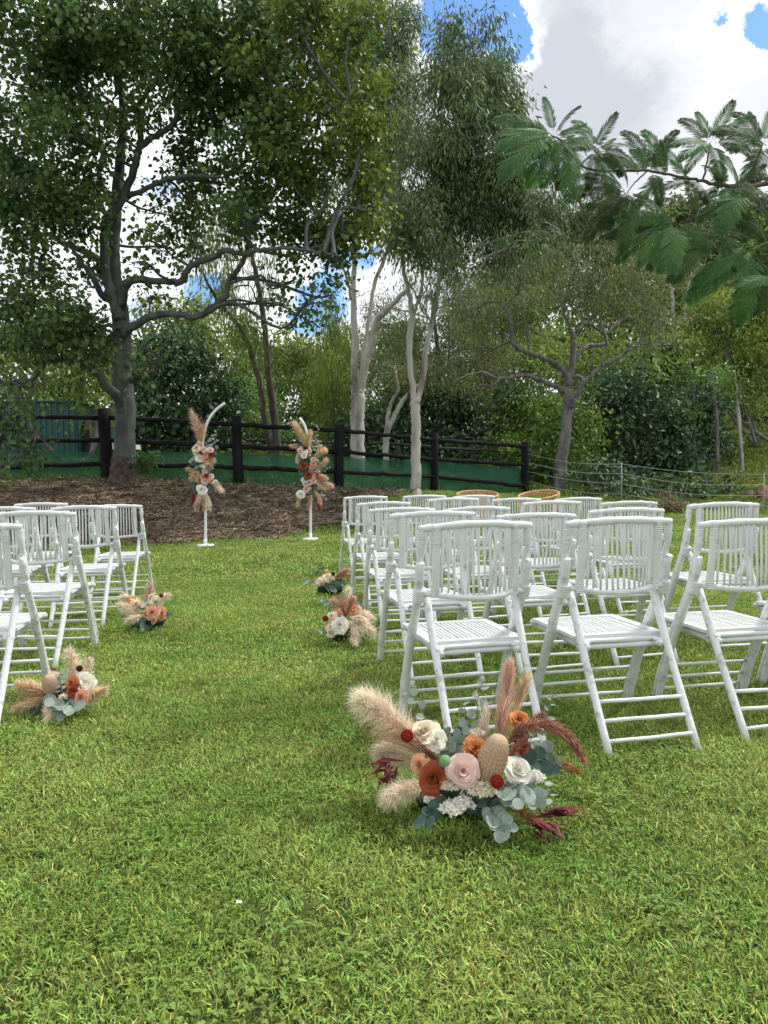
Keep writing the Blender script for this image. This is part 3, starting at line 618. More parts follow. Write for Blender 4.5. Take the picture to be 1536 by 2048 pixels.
# --- bushes and trees beyond
def bush(name, label, blobs, Y, style, base, group=None, dy=.8, cat='bush', twigs=3, bark=None):
    t = thing(name, label, cat, base_at(base[0], base[1], Y), group)
    stem0 = np.array(P(base[0], base[1], Y)); stem0[2] = float(hgt(stem0[0], stem0[1]))-.1
    bb = pxblobs(blobs, Y, dy); top = np.array(bb[0][0]); mb = MB(); s = []
    for k in range(4):
        tt = np.array(bb[RNG.integers(0, len(bb))][0]); a = stem0+RNG.normal(size=3)*np.array((.25, .25, 0)); m_ = (a+tt)/2+RNG.normal(size=3)*.25
        c = catmull([a, m_, tt], 5); tube(mb, c, np.linspace(.09, .03, len(c)), 7); s.append(c)
    mb.obj('stems', bark or M['bark_mid'], t); crown(t, bb, style); grow(s, bb, t, bark or M['bark_mid'], .03, twigs)
    return t
bush('bushy_tree', 'dense small leaved dark bush behind the fence, right of the big grey trunk', [(360, 700, 70, 50), (330, 760, 80, 50), (400, 760, 70, 60), (360, 830, 90, 50), (300, 820, 50, 60), (430, 820, 50, 50), (360, 880, 90, 40), (300, 880, 40, 30)], 27, 'dark', (360, 905), cat='tree')
bush('bushy_tree', 'yellow green tree filling the gap between the teal shed and the big grey trunk', [(110, 705, 110, 40), (40, 715, 70, 40), (190, 740, 50, 40), (150, 765, 60, 25, .8), (90, 755, 70, 25, .8), (30, 760, 50, 25, .7), (190, 790, 26, 30, .8), (178, 830, 16, 25, .6)], 22, 'light', (175, 900), cat='tree')
bush('bushy_tree', 'pale yellow green tree glowing under the lowest limb of the big grey tree', [(330, 600, 50, 30, .8), (360, 640, 60, 35, .8), (290, 650, 40, 40, .8), (410, 690, 50, 40, .7), (300, 700, 50, 30, .7), (440, 740, 40, 50, .6)], 33, 'light', (350, 900), cat='tree')
bush('broad_tree', 'rounded light green tree behind the fence, centred between the two flower stands', [(590, 740, 60, 50), (640, 710, 60, 50), (580, 800, 70, 50), (640, 800, 60, 60), (600, 860, 70, 45), (660, 860, 50, 45), (570, 690, 40, 35, .7), (540, 860, 50, 40), (690, 700, 30, 50, .8)], 38, 'light', (600, 915), cat='tree')
bush('broad_tree', 'dark green bush between the leaning dark trunks and the rounded light tree', [(470, 800, 40, 50, .7), (480, 860, 60, 40), (420, 870, 60, 35), (540, 830, 30, 50, .8), (500, 740, 30, 35, .4), (620, 880, 70, 30)], 34, 'mid', (480, 910), cat='tree')
bush('weeping_tree', 'tall olive tree with weeping foliage just left of the left white gum', [(665, 650, 30, 35), (670, 700, 40, 50), (655, 760, 45, 50), (680, 820, 50, 50), (660, 880, 50, 35), (750, 860, 50, 50)], 30, 'hang', (670, 915), cat='tree')
bush('olive_tree', 'large olive green tree filling the gap right of the forked white gum', [(900, 640, 70, 50), (780, 680, 60, 60), (960, 600, 60, 60, .8), (870, 700, 90, 50), (950, 700, 70, 60), (900, 770, 90, 60), (800, 760, 60, 60), (970, 780, 60, 60), (760, 620, 40, 35, .6), (860, 560, 60, 40, .5)], 31, 'olive', (880, 920), cat='tree')
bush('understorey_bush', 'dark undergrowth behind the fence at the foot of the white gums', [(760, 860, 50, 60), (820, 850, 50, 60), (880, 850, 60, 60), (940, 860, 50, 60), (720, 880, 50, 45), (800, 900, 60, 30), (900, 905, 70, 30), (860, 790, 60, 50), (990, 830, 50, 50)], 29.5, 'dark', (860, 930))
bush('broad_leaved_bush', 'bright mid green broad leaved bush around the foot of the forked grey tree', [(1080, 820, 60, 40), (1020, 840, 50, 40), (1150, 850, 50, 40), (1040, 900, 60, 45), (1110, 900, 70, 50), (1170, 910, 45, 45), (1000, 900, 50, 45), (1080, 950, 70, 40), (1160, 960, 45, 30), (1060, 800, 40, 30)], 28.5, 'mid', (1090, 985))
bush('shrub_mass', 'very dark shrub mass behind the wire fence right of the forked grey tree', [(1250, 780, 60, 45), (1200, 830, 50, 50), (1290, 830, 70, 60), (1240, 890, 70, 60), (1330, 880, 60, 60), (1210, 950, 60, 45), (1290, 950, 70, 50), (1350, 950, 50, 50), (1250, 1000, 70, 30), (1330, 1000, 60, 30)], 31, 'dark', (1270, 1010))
bush('understorey_bush', 'low black green bush added for the black shade below the very dark shrub mass', [(1230, 975, 60, 28), (1300, 985, 60, 28), (1190, 960, 40, 28), (1370, 985, 50, 28), (1430, 975, 40, 26, .7), (1270, 1010, 70, 18), (1350, 1012, 60, 18)], 25, 'dark', (1290, 1010))  # extra bush, added to make the black shade under the shrubs
bush('shrub_mass', 'dark green tree with a pale thin stem, right of the very dark shrub mass', [(1370, 790, 50, 35), (1400, 840, 50, 40), (1350, 850, 50, 50), (1410, 900, 45, 50), (1380, 960, 50, 40), (1430, 960, 40, 40, .7), (1420, 800, 40, 40, .7)], 33, 'dark', (1385, 1000), cat='tree')
bush('feathery_tree', 'feathery bright green tree rising under the fern fronds at the right edge', [(1450, 620, 60, 50), (1420, 670, 50, 50), (1500, 660, 60, 60), (1460, 730, 70, 50), (1540, 740, 50, 60), (1430, 780, 50, 35, .8), (1510, 790, 60, 40, .8), (1420, 590, 40, 30, .7), (1540, 600, 50, 50)], 36, 'light', (1520, 960), cat='tree')
bush('hillside_bush', 'dark bush on the green hillside at the right edge', [(1525, 880, 28, 45), (1520, 820, 40, 28, .8), (1530, 940, 22, 40, .8)], 40, 'dark', (1530, 975))
bush('light_tree', 'light green crown showing between the limbs of the forked grey tree', [(1050, 690, 60, 40), (1010, 720, 50, 40), (1090, 730, 60, 40), (1000, 780, 60, 30), (1060, 780, 60, 35), (1200, 760, 60, 35), (1190, 700, 60, 40)], 37, 'light', (1060, 960), cat='tree')
tree('twin_gum_tree', 'distant gum with two pale straight trunks side by side above the dark shrub mass', [
 ([(1352, 800), (1351, 760), (1350, 700), (1347, 650), (1345, 600), (1340, 540), (1338, 480)], [12, 10, 9, 8, 7, 5, 3]),
 ([(1366, 800), (1367, 760), (1367, 710), (1368, 660), (1372, 600), (1385, 540)], [9, 8, 7, 7, 5, 3])],
 [(1330, 560, 60, 45, .8), (1390, 560, 50, 50, .8), (1350, 510, 60, 40, .8), (1310, 630, 50, 40, .8), (1390, 640, 45, 40, .7), (1280, 540, 50, 40, .8)], 46, dict(ST['far'], yel=.1, mat='leaf_olive', L=.3, cl=2.0, cr=.6), M['bark_white'], (1355, 860))
for (x0, y0, x1, y1, w, Y, lb) in ((1390, 1000, 1385, 780, 6, 32, 'thin dark trunk standing in the undergrowth left of the green hillside gap'), (1437, 1000, 1430, 800, 7, 31, 'straight dark trunk just left of the green hillside gap'),
                            (1484, 995, 1474, 800, 7, 30.5, 'straight pale brown trunk in front of the green hillside'), (1368, 940, 1362, 860, 6, 31, 'short pale stem showing in the dark shrubs')):
    t = thing('thin_tree', lb, 'tree', base_at(x0, y0, Y), 'thin trunks in the undergrowth on the right')
    s = limb(t, [(x0, y0), (x0-2, (y0+y1)/2), (x1+3, y1+30), (x1, y1), (x1-6, y1-60)], Y, [w*1.3, w, w, w*.8, w*.4], M['bark_white'] if 'pale' in lb else M['bark_mid'], 'trunk', wob=.01)
    bb = pxblobs([(x1-5, y1-50, 25, 25, .5), (x1+15, y1-20, 20, 16, .4)], Y, .3); crown(t, bb, 'mid'); grow([s], bb, t, M['bark_mid'], .02, 2)
# far wooded slope: individual crowns
FT = [(1030, 560, 70, 60, 52, 'olive'), (1130, 500, 70, 60, 55, 'olive'), (1230, 520, 60, 60, 56, 'olive'), (1300, 560, 60, 70, 54, 'light'), (1420, 500, 70, 60, 60, 'olive'), (1500, 520, 60, 70, 58, 'mid'), (960, 620, 50, 60, 50, 'olive'),
      (1240, 650, 70, 60, 48, 'light'), (1330, 700, 60, 60, 46, 'mid'), (1150, 680, 60, 60, 47, 'light'), (1060, 640, 60, 60, 49, 'mid'), (1400, 720, 50, 60, 45, 'light'), (1260, 720, 60, 50, 42, 'mid'), (1180, 760, 60, 50, 41, 'mid'),
      (700, 740, 60, 60, 50, 'mid'), (820, 700, 60, 80, 52, 'mid'), (780, 790, 60, 70, 45, 'mid'), (560, 710, 50, 50, 58, 'light'), (610, 700, 40, 45, 62, 'light'), (480, 700, 40, 60, 56, 'light'), (250, 740, 60, 70, 50, 'light'), (380, 660, 50, 50, 55, 'light'),
      (130, 800, 70, 60, 45, 'mid'), (40, 830, 70, 50, 42, 'mid'), (-40, 760, 60, 80, 44, 'mid'), (900, 780, 60, 60, 44, 'mid'), (1490, 640, 50, 60, 50, 'mid'), (440, 830, 60, 50, 52, 'light'), (530, 800, 50, 60, 50, 'mid'), (1570, 700, 60, 90, 48, 'mid'), (1010, 760, 60, 60, 43, 'mid'),
      (1080, 460, 60, 60, 57, 'olive'), (1180, 440, 60, 60, 60, 'olive'), (1300, 470, 70, 60, 61, 'mid'), (1390, 440, 60, 60, 62, 'olive'), (1470, 450, 60, 60, 62, 'light'), (1560, 450, 60, 80, 60, 'mid'), (1370, 590, 50, 60, 51, 'mid'), (1560, 600, 50, 70, 47, 'light'), (1450, 580, 60, 60, 49, 'light')]
WHERE = ['olive crown high on the wooded slope, left of the forked grey tree top', 'olive crown on the skyline above the forked grey tree', 'olive crown on the skyline just right of the forked grey tree', 'light crown left of the distant twin trunks', 'olive skyline crown above the feathery tree', 'mid green skyline crown at the right edge under the fronds', 'olive crown beside the slender pale gum top',
 'light crown behind the right limbs of the forked grey tree', 'mid green crown just under the distant twin trunks', 'light crown directly behind the fork of the grey tree', 'mid green crown behind the left upper limb of the forked grey tree', 'light crown right of the distant twin trunks', 'mid green crown above the very dark shrubs', 'mid green crown above the bright bush by the forked grey tree',
 'mid green tree behind the left white gum fork', 'mid green tree behind the slender gum stems', 'mid green tree above the small leaning gum', 'light green distant tree left of the rounded light tree', 'light green distant tree showing against blue sky', 'light distant tree behind the leaning dark trunks', 'light tree right behind the big grey trunk', 'light distant tree below the lowest grey limb',
 'mid green tree above the teal shed', 'mid green tree left of the teal shed', 'mid green tree at the left edge beyond the shed', 'mid green tree between slender gum and forked tree', 'mid green crown behind the feathery tree', 'light distant tree low behind the dark bush', 'mid green distant tree low between the flower stands', 'mid green tree at the far right edge of the slope', 'mid green tree left of the bright bush',
 'tallest olive crown left of the forked grey tree top', 'tallest olive crown straight above the forked grey tree', 'high mid green crown under the hanging fronds', 'high olive crown showing between the two fern limbs', 'high light green crown under the lower fern limb', 'highest mid green crown at the right photo edge', 'mid green crown just right of the distant twin trunk tops', 'light green crown at the right photo edge behind the lowest fronds', 'light green crown behind the top of the feathery tree']
for (x, y, rx, ry, Y, s), lb in zip(FT, WHERE):
    t = thing('woodland_tree', 'distant '+lb if not ('distant' in lb) else lb, 'tree', base_at(x, y+ry*2, Y), 'woodland trees on the far slope')
    g = P(x, y, Y); gz = float(hgt(g.x, g.y)); mb = MB(); c = catmull([(g.x+.2, g.y, gz-.3), (g.x-.2, g.y+.1, (gz+g.z)/2), tuple(g)], 5); tube(mb, c, np.linspace(.22, .07, len(c)), 8); mb.obj('trunk', M['bark_white'] if Y % 2 else M['bark_mid'], t)
    bl = [(x, y, rx*.7, ry*.6)]+[(x+math.cos(a)*rx*.65, y+math.sin(a)*ry*.6, rx*.5, ry*.42) for a in RNG.uniform(0, 6.28, 5)]+[(x+RNG.uniform(-.5, .5)*rx, y+ry*1.1, rx*.6, ry*.5)]
    bb = pxblobs(bl, Y, 1.0); st = dict(ST['far'], mat={'olive': 'leaf_olive', 'light': 'leaf_light', 'mid': 'leaf_mid'}[s]); crown(t, bb, st); grow([c], bb, t, M['bark_mid'], .06, 2)
# the small leafy sapling at the foot of the big tree
t = thing('sapling', 'leafy green sapling at the right foot of the big grey tree trunk', 'plant', base_at(285, 955, 16.3)); mb = MB(); Vs = []; Ts = []
for k in range(16):
    a = np.array(P(283+RNG.uniform(-8, 8), 958, 16.3)); tp = np.array(P(290+RNG.uniform(-24, 34), 905+RNG.uniform(-6, 26), 16.3+RNG.uniform(-.2, .2)))
    c = catmull([a, (a+tp)/2+np.array((RNG.normal()*.05, 0, .06)), tp], 6); tube(mb, c, np.linspace(.008, .003, len(c)), 5)
    for q in c[3:]:
        n = 3; C = np.tile(q, (n, 1)); D = rnd_unit(n)*np.array((1, 1, .4))+np.array((0, 0, -.3)); L_ = RNG.uniform(.08, .13, n)
        Vs.append(leaf_arrays(C, D, rnd_unit(n)*.5+np.array((0, 0, 1.)), L_, L_*.24)); Ts.append(np.clip(np.tile(1+.2*RNG.normal(size=(n, 1)), (1, 3)), .5, 1.6))
mb.obj('stems', M['stem'], t); o = link('leaves', leaf_mesh('leaves', np.concatenate(Vs), np.concatenate(Ts), M['weed']), t); o['kind'] = 'stuff'
#@@FENCE
# ------------------------------------------------------------------ timber fence
def log(mb, a, b, r, n=7, sides=8, wobv=.012, taper=0):
    a = np.array(a, float); b = np.array(b, float); t = np.linspace(0, 1, n+1)[:, None]; p = a+(b-a)*t+RNG.normal(size=(n+1, 3))*wobv*np.array((.3, .3, 1))
    p[0] = a; p[-1] = b; tube(mb, p, np.linspace(r, r*(1-taper), n+1)*(1+RNG.uniform(-.06, .06, n+1)), sides, lump=.06)
fence = thing('post_and_rail_fence', 'black timber post and rail fence with green shade netting across the middle of the photo', 'fence', (-1.1, 18.6, .88))
posts = [(-60, 20, 0, -24, 17.0), (210, 818, 962, 24, 17.0), (472, 832, 972, 20, 17.5), (678, 850, 983, 19, 18.6), (869, 866, 985, 14.5, 20.6), (1050, 884, 990, 15, 23.5)]
posts[0] = (-95, 812, 968, 24, 16.8)
railfr = {-95: (.87, .56, .20), 210: (.885, .565, .235), 472: (.88, .57, .27), 678: (.915, .60, .29), 869: (.89, .56, .27), 1050: (.915, .575, .17)}
for (x, yt, yb, w, Y) in posts:
    mb = MB(); a = P(x, yb+4, Y); b = P(x-(3 if x == 210 else 0) , yt, Y); a.x = P(x+(6 if x in (210, 472) else 0), yb, Y).x
    log(mb, a, b, w*Y/FPX/2, 6, 14, .006); mb.obj('post', M['fence_wood'], fence)
for k in range(len(posts)-1):
    p, q = posts[k], posts[k+1]
    for i in range(3):
        ya = p[2]-(p[2]-p[1])*railfr[p[0]][i]; yb = q[2]-(q[2]-q[1])*railfr[q[0]][i]
        a = P(p[0]+2, ya, p[4]-.02); b = P(q[0]+2, yb, q[4]-.02); mb = MB()
        log(mb, a, b, (4.6 if k < 3 else 3.9)*((p[4]+q[4])/2)/FPX, 14, 9, .009); mb.obj('rail', M['fence_wood'], fence)
# netting, sagging a little between posts, seen behind the rails
nm = bpy.data.materials.new('green_shade_netting'); nm.use_nodes = True; nt = nm.node_tree; nb_ = nt.nodes['Principled BSDF']
nb_.inputs['Base Color'].default_value = (.024, .14, .08, 1); nb_.inputs['Roughness'].default_value = .8
tp_ = nt.nodes.new('ShaderNodeBsdfTransparent'); tp_.inputs[0].default_value = (.62, .9, .78, 1); mx_ = nt.nodes.new('ShaderNodeMixShader')
nz_ = nt.nodes.new('ShaderNodeTexNoise'); nz_.inputs['Scale'].default_value = 1.3; nz_.inputs['Detail'].default_value = 6; g_ = nt.nodes.new('ShaderNodeNewGeometry'); nt.links.new(g_.outputs['Position'], nz_.inputs['Vector'])
mr_ = nt.nodes.new('ShaderNodeMapRange'); mr_.inputs['From Min'].default_value = .3; mr_.inputs['From Max'].default_value = .7; mr_.inputs['To Min'].default_value = .18; mr_.inputs['To Max'].default_value = .34
nt.links.new(nz_.outputs[0], mr_.inputs[0]); nt.links.new(mr_.outputs[0], mx_.inputs[0])
nt.links.new(nb_.outputs[0], mx_.inputs[1]); nt.links.new(tp_.outputs[0], mx_.inputs[2]); nt.links.new(mx_.outputs[0], nt.nodes['Material Output'].inputs['Surface'])
top = [(-95, 912), (0, 908), (100, 900), (210, 906), (300, 905), (400, 902), (472, 906), (580, 910), (678, 913), (770, 919), (869, 922), (960, 931), (1043, 938)]
pt = [(p[0], p[2], p[4]) for p in posts]; mb = MB(); V = []; nx = 90; nz = 8
for i in range(nx+1):
    x = -95+(1043+95)*i/nx; Y = np.interp(x, [p[0] for p in pt], [p[2] for p in pt])+.16; yb = np.interp(x, [p[0] for p in pt], [p[1] for p in pt])+3; yt = np.interp(x, [p[0] for p in top], [p[1] for p in top])+1.5*math.sin(x*.09)+1.0*math.sin(x*.23)
    for j in range(nz+1):
        f = j/nz; w = P(x, yb+(yt-yb)*f, Y); V.append((w.x, w.y+.03*math.sin(x*.15+f*4)+.02*RNG.normal(), w.z))
mb.add(V, [(i*(nz+1)+j, (i+1)*(nz+1)+j, (i+1)*(nz+1)+j+1, i*(nz+1)+j+1) for i in range(nx) for j in range(nz)]); mb.obj('netting', nm, fence)
# far yard fence seen through the first
ff = thing('yard_fence', 'older weathered yard fence with thin rails, seen beyond the black fence', 'fence', base_at(520, 930, 27))
FP = [(-60, 852, 925, 25), (172, 842, 915, 26), (290, 853, 905, 27), (440, 868, 915, 28), (508, 876, 920, 29), (700, 880, 935, 29), (795, 880, 945, 27), (945, 892, 955, 27.5), (1046, 896, 970, 27.5)]
for (x, yt, yb, Y) in FP:
    mb = MB(); log(mb, P(x, yb+8, Y), P(x, yt, Y), 5*Y/FPX, 4, 10, .01); mb.obj('post', M['old_wood'], ff)
for k in range(len(FP)-1):
    p, q = FP[k], FP[k+1]
    for f in (.12, .5):
        mb = MB(); log(mb, P(p[0], p[1]+(p[2]-p[1])*f, p[3]-.1), P(q[0], q[1]+(q[2]-q[1])*f, q[3]-.1), 2.3*p[3]/FPX, 8, 7, .02); mb.obj('rail', M['old_wood'], ff)
# wire fence on the right
wf = thing('wire_fence', 'thin four strand wire fence running right from the end post of the black fence', 'fence', base_at(1243, 1000, 22))
WP = [(1056, 23.4), (1243, 22), (1528, 20), (1720, 19)]; WY = [(908, 928, 949, 960), (925, 947.5, 969.5, 984), (943, 967.5, 991, 1008), (962, 988, 1012, 1032)]
for (x, Y) in WP[1:]:
    mb = MB(); a = P(x, 920, Y); top_ = P(x, WY[0][WP.index((x, Y))]-3, Y); tube(mb, [(a.x, a.y, float(hgt(a.x, a.y))-.2), tuple(top_)], (.018, .018), 6); mb.obj('star_post', M['wire'], wf)
for row in WY:
    for k in range(3):
        a = np.array(P(WP[k][0], row[k], WP[k][1])); b = np.array(P(WP[k+1][0], row[k+1], WP[k+1][1])); tt = np.linspace(0, 1, 15)[:, None]
        p = a+(b-a)*tt; p[:, 2] -= .10*np.sin(np.pi*tt[:, 0])*RNG.uniform(.5, 1.3); mb = MB(); tube(mb, p, .008, 5); mb.obj('wire', M['wire'], wf)
# teal shed
sh = thing('shed', 'teal corrugated metal shed behind the fence at the left edge', 'shed', base_at(20, 905, 25))
xa, xb = P(-260, 880, 25.5).x, P(155, 880, 25.5).x; zt = P(0, 806, 25.5).z; zb = .7; n = int((xb-xa)/.19)
for k in range(n):
    x0 = xa+(xb-xa)*k/n; x1 = xa+(xb-xa)*(k+1)/n; w = x1-x0; mb = MB()
    prof = [(x0+.003, 0), (x0+w*.30, 0), (x0+w*.38, -.035), (x0+w*.62, -.035), (x0+w*.70, 0), (x1-.003, 0)]
    V = [(x, 25.5+d, z) for x, d in prof for z in (zb, zt)]; V += [(x, 25.5+d+.02, z) for x, d in prof for z in (zb, zt)]
    F = [(2*i, 2*i+2, 2*i+3, 2*i+1) for i in range(5)]+[(12+2*i, 12+2*i+1, 12+2*i+3, 12+2*i+2) for i in range(5)]+[(2*i+1, 2*i+3, 15+2*i, 13+2*i) for i in range(5)]
    mb.add(V, F); mb.obj('wall_sheet', M['shed'], sh, smooth=False)
mb = MB(); box(mb, (xb+.0-.02, 27.5, (zb+zt)/2), (.05, 3.9, zt-zb-.02)); mb.obj('side_wall', M['shed'], sh, smooth=False)
mb = MB(); box(mb, ((xa+xb)/2, 27.45, zt+.03), (xb-xa+.12, 4.2, .05)); mb.obj('roof', M['shed'], sh, smooth=False)
# white metal box behind the trunk, stones under the netting, dead sticks
t = thing('metal_trough', 'low white metal trough partly hidden behind the big grey trunk', 'trough', tuple(P(248, 898, 24))); a, b = P(222, 888, 24), P(276, 899, 24)
mb = MB(); cx_ = (a.x+b.x)/2; box(mb, (cx_, 24, (a.z+b.z)/2), (b.x-a.x, .5, a.z-b.z)); mb.obj('tank', M['box_white'], t, smooth=False)
mb = MB(); box(mb, (cx_, 24, a.z+.015), (b.x-a.x+.05, .55, .03)); mb.obj('rim', M['metal_white'], t, smooth=False)
mb = MB(); box(mb, (cx_, 24, b.z-.12), (b.x-a.x-.2, .4, .24)); mb.obj('stand', M['old_wood'], t, smooth=False)
for (x, y, w, h, Y, lb) in ((82, 966, 28, 13, 17.1, 'dark rounded stone under the netting at the left, largest of the stones'), (345, 962, 24, 9, 17.3, 'flat dark stone under the netting left of the left flower stand'), (530, 972, 20, 5, 17.7, 'low dark stone under the netting between the flower stands'), (770, 976, 16, 6, 19.4, 'small dark stone left of the slender pale gum'), (742, 977, 10, 4, 19.2, 'tiniest dark stone under the netting left of the slender gum')):
    bm = bmesh.new(); bmesh.ops.create_icosphere(bm, subdivisions=3, radius=1)
    for v in bm.verts: v.co *= 1+.12*math.sin(v.co.x*4+x)+.1*math.sin(v.co.y*5+v.co.z*3)
    me = bpy.data.meshes.new('stone'); bm.to_mesh(me); bm.free(); me.materials.append(M['stone']); me.polygons.foreach_set('use_smooth', [True]*len(me.polygons))
    p = P(x, y, Y); s = Y/FPX; o = link('stone', me, None, Matrix.Translation((p.x, p.y, p.z-h*s*.2)) @ Matrix.Diagonal((w*s/2*1.1, w*s/2, h*s*.75, 1))); tag(o, lb, 'stone', 'dark stones along the foot of the netting')
mb = MB()
for k in range(60):
    a = np.array(P(1345+RNG.uniform(-25, 28), 1028, 19.6+RNG.uniform(-.5, .5))); a[2] = float(hgt(a[0], a[1])); d = np.array((RNG.normal(-.15, .5), RNG.normal(0, .4), RNG.uniform(.3, 1.0)))*RNG.uniform(.4, .9)
    tube(mb, [a, a+d*.5+RNG.normal(size=3)*.04, a+d+np.array((d[0]*.4, 0, -.1))], (.012, .009, .004), 4, tint=(RNG.uniform(.5, 1.5),)*3)
o = mb.obj('brush_pile', M['sticks'], None, tint=True); tag(o, 'small heap of dry brown sticks by the wire fence, behind the right chairs', 'brush pile')
mb = MB()
for k in range(26):
    a = np.array(P(1506+RNG.uniform(-20, 40), 1003+RNG.uniform(-22, 8), 24+RNG.uniform(-.6, .6))); L_ = RNG.uniform(.2, .5)
    V = np.array([(-1, -1, -.6), (1, -1, -.6), (1, 1, -.6), (-1, 1, -.6), (-.6, -.6, .7), (.7, -.6, .6), (.6, .7, .7), (-.7, .6, .5)])*L_*.5*(1+.2*RNG.normal(size=(8, 3)))+a
    mb.add(V, [(0, 1, 5, 4), (1, 2, 6, 5), (2, 3, 7, 6), (3, 0, 4, 7), (4, 5, 6, 7)], (RNG.uniform(.6, 1.2), RNG.uniform(.5, .8), RNG.uniform(.4, .8)))
o = mb.obj('earth_bank', M['sticks'], None, tint=True); tag(o, 'reddish brown earth bank beyond the wire fence at the right edge', kind='stuff')
#@@FRONDS
# ------------------------------------------------------------------ fern-leaved tree whose branches enter from the right
fern = thing('fern_leaved_tree', 'feathery fern leaved tree branches reaching in from the upper right corner', 'tree', (4.2, 5.2, 0))
def frond_unit(npairs, bend, seed):
    "bipinnate frond, length 1 along +X, drooping to -Z; returns a mesh"
    r = np.random.default_rng(seed); mb = MB(); t = np.linspace(0, 1, 14)
    ang = -bend*t**1.2; dx = np.cumsum(np.cos(ang))/14; dz = np.cumsum(np.sin(ang))/14; ax = np.stack([dx, r.normal(0, .002, 14), dz], 1)
    tube(mb, ax, np.linspace(.007, .002, 14), 4, caps=False, tint=(1.5, 1.1, .8))
    V = []; T = []
    for k in range(npairs):
        f = .10+.88*k/(npairs-1); p = np.array([np.interp(f, t, ax[:, i]) for i in range(3)]); a0 = -bend*f**1.2
        fw = np.array((math.cos(a0), 0, math.sin(a0))); L = .27*math.sin(math.pi*(.16+.76*f))**.8*(1+.06*r.normal())
        for sgn in (-1, 1):
            sw = np.deg2rad(62-28*f+4*r.normal()); d = fw*math.cos(sw)+np.array((0, sgn, 0))*math.sin(sw); d[2] -= .10+.05*r.normal(); d /= np.linalg.norm(d)
            nl = 22; q = np.linspace(.06, 1, nl); c = p+d*(L*q)[:, None]; c[:, 2] -= .16*L*q**2; up = np.cross(d, fw)*sgn; up /= np.linalg.norm(up)
            if up[2] < 0: up = -up
            side = np.cross(up, d); ll = .029*np.sin(np.pi*(.2+.75*q))
            for s2 in (-1, 1):
                D = d*.45+side*s2; V.append(leaf_arrays(c, np.tile(D, (nl, 1)), np.tile(up, (nl, 1))+r.normal(size=(nl, 3))*.15, ll*1.25, ll*.50))
                tt = np.clip(1+.12*r.normal(size=(nl, 1)), .6, 1.5); T.append(tt*np.array((1, 1, 1.)))
    V = np.concatenate(V); T = np.concatenate(T); me1 = leaf_mesh('frond', V, T, M['frond'])
    bm = bmesh.new(); bm.from_mesh(me1); st = mb.mesh('rachis', M['frond'], tint=True); bm.from_mesh(st); me = bpy.data.meshes.new('frond'); bm.to_mesh(me); bm.free(); me.materials.append(M['frond'])
    return me
FR = [frond_unit(17, b, 20+i) for i, b in enumerate((.35, .7, 1.1, 1.5))]
def put_frond(x0, y0, x1, y1, Y, k=None, dY=0.0, wid=1.0, tiltn=None):
    a = np.array(P(x0, y0, Y)); b = np.array(P(x1, y1, Y+dY)); d = b-a; L = np.linalg.norm(d)
    if k is None: k = RNG.integers(0, 3)
    me = FR[k]; bend = (.35, .7, 1.1, 1.5)[k]; t = np.linspace(0, 1, 60); an = -bend*t**1.2
    ch = np.array((np.cos(an).mean(), 0, np.sin(an).mean())); cl = np.linalg.norm(ch)
    # chord direction aligned with d, with the frond's own up kept towards the sky
    X = d/L; up = np.array((0, -1.25, .9)) if tiltn is None else np.array(tiltn, float); up = up+RNG.normal(size=3)*.18
    Yv = np.cross(up, X); Yv /= np.linalg.norm(Yv); Z = np.cross(X, Yv)
    B = np.stack([X, Yv, Z], 1); cx = ch/cl; cz = np.array((-cx[2], 0, cx[0])); A = np.stack([cx, (0, 1, 0), cz], 1)
    R = B @ A.T; s = L/cl; m = Matrix([[R[i][0]*s, R[i][1]*s*wid, R[i][2]*s, a[i]] for i in range(3)]+[[0, 0, 0, 1]])
    return link('frond', me, fern, m)
FB = [([(1700, 345), (1600, 385), (1536, 396), (1447, 410), (1400, 432), (1345, 452)], [15, 13, 12, 9, 6, 3], 4.7, 4.5),
      ([(1700, 345), (1560, 362), (1500, 372), (1447, 371), (1405, 362), (1372, 356), (1330, 348), (1297, 341), (1230, 342), (1170, 335), (1140, 292), (1106, 272)], [17, 14, 12, 11, 9, 8, 7, 7, 6, 6, 6, 4], 4.6, 4.2),
      ([(1405, 362), (1415, 320), (1420, 285)], [6, 5, 3], 4.5, 4.5), ([(1500, 372), (1510, 330), (1525, 290)], [7, 5, 4], 4.6, 4.5), ([(1447, 410), (1440, 450), (1425, 480)], [5, 4, 3], 4.6, 4.4),
      ([(1700, 470), (1600, 480), (1540, 485), (1500, 500)], [11, 9, 6, 4], 4.4, 4.2), ([(1230, 342), (1205, 318), (1190, 300)], [5, 4, 3], 4.3, 4.2), ([(1700, 520), (1620, 545), (1560, 560)], [9, 7, 4], 4.2, 4.0), ([(1297, 341), (1270, 365), (1255, 385)], [5, 4, 3], 4.4, 4.2)]
for px, w, ya, yb in FB: limb(fern, px, ya, [q*.72 for q in w], M['twig'], 'limb', wob=.002, Y2=yb, sides=8)
g0 = P(1750, 1300, 4.9); gy_ = 963+(EYE.z-float(hgt(g0.x, 4.9)))/4.9*FPX+12
limb(fern, [(1700, 200), (1698, 330), (1706, 470), (1722, 700), (1742, 1000), (1752, gy_)], 4.75, [10, 22, 34, 44, 52, 64], M['bark_mid'], 'trunk', wob=.006, sides=14)
limb(fern, [(1702, 400), (1760, 330), (1830, 290), (1900, 280)], 4.75, [20, 14, 9, 4], M['bark_mid'], 'limb', wob=.004, Y2=5.2)
for (x_, y_) in ((1700, 205), (1900, 280), (1830, 290), (1760, 330), (1640, 372)):
    for q in range(7): a_ = q*.9+RNG.uniform(-.2, .2); put_frond(x_, y_, x_+125*math.cos(a_), y_+70*math.sin(a_)+25, 4.85+RNG.uniform(-.2, .3), RNG.integers(0, 3), RNG.uniform(-.2, .2))
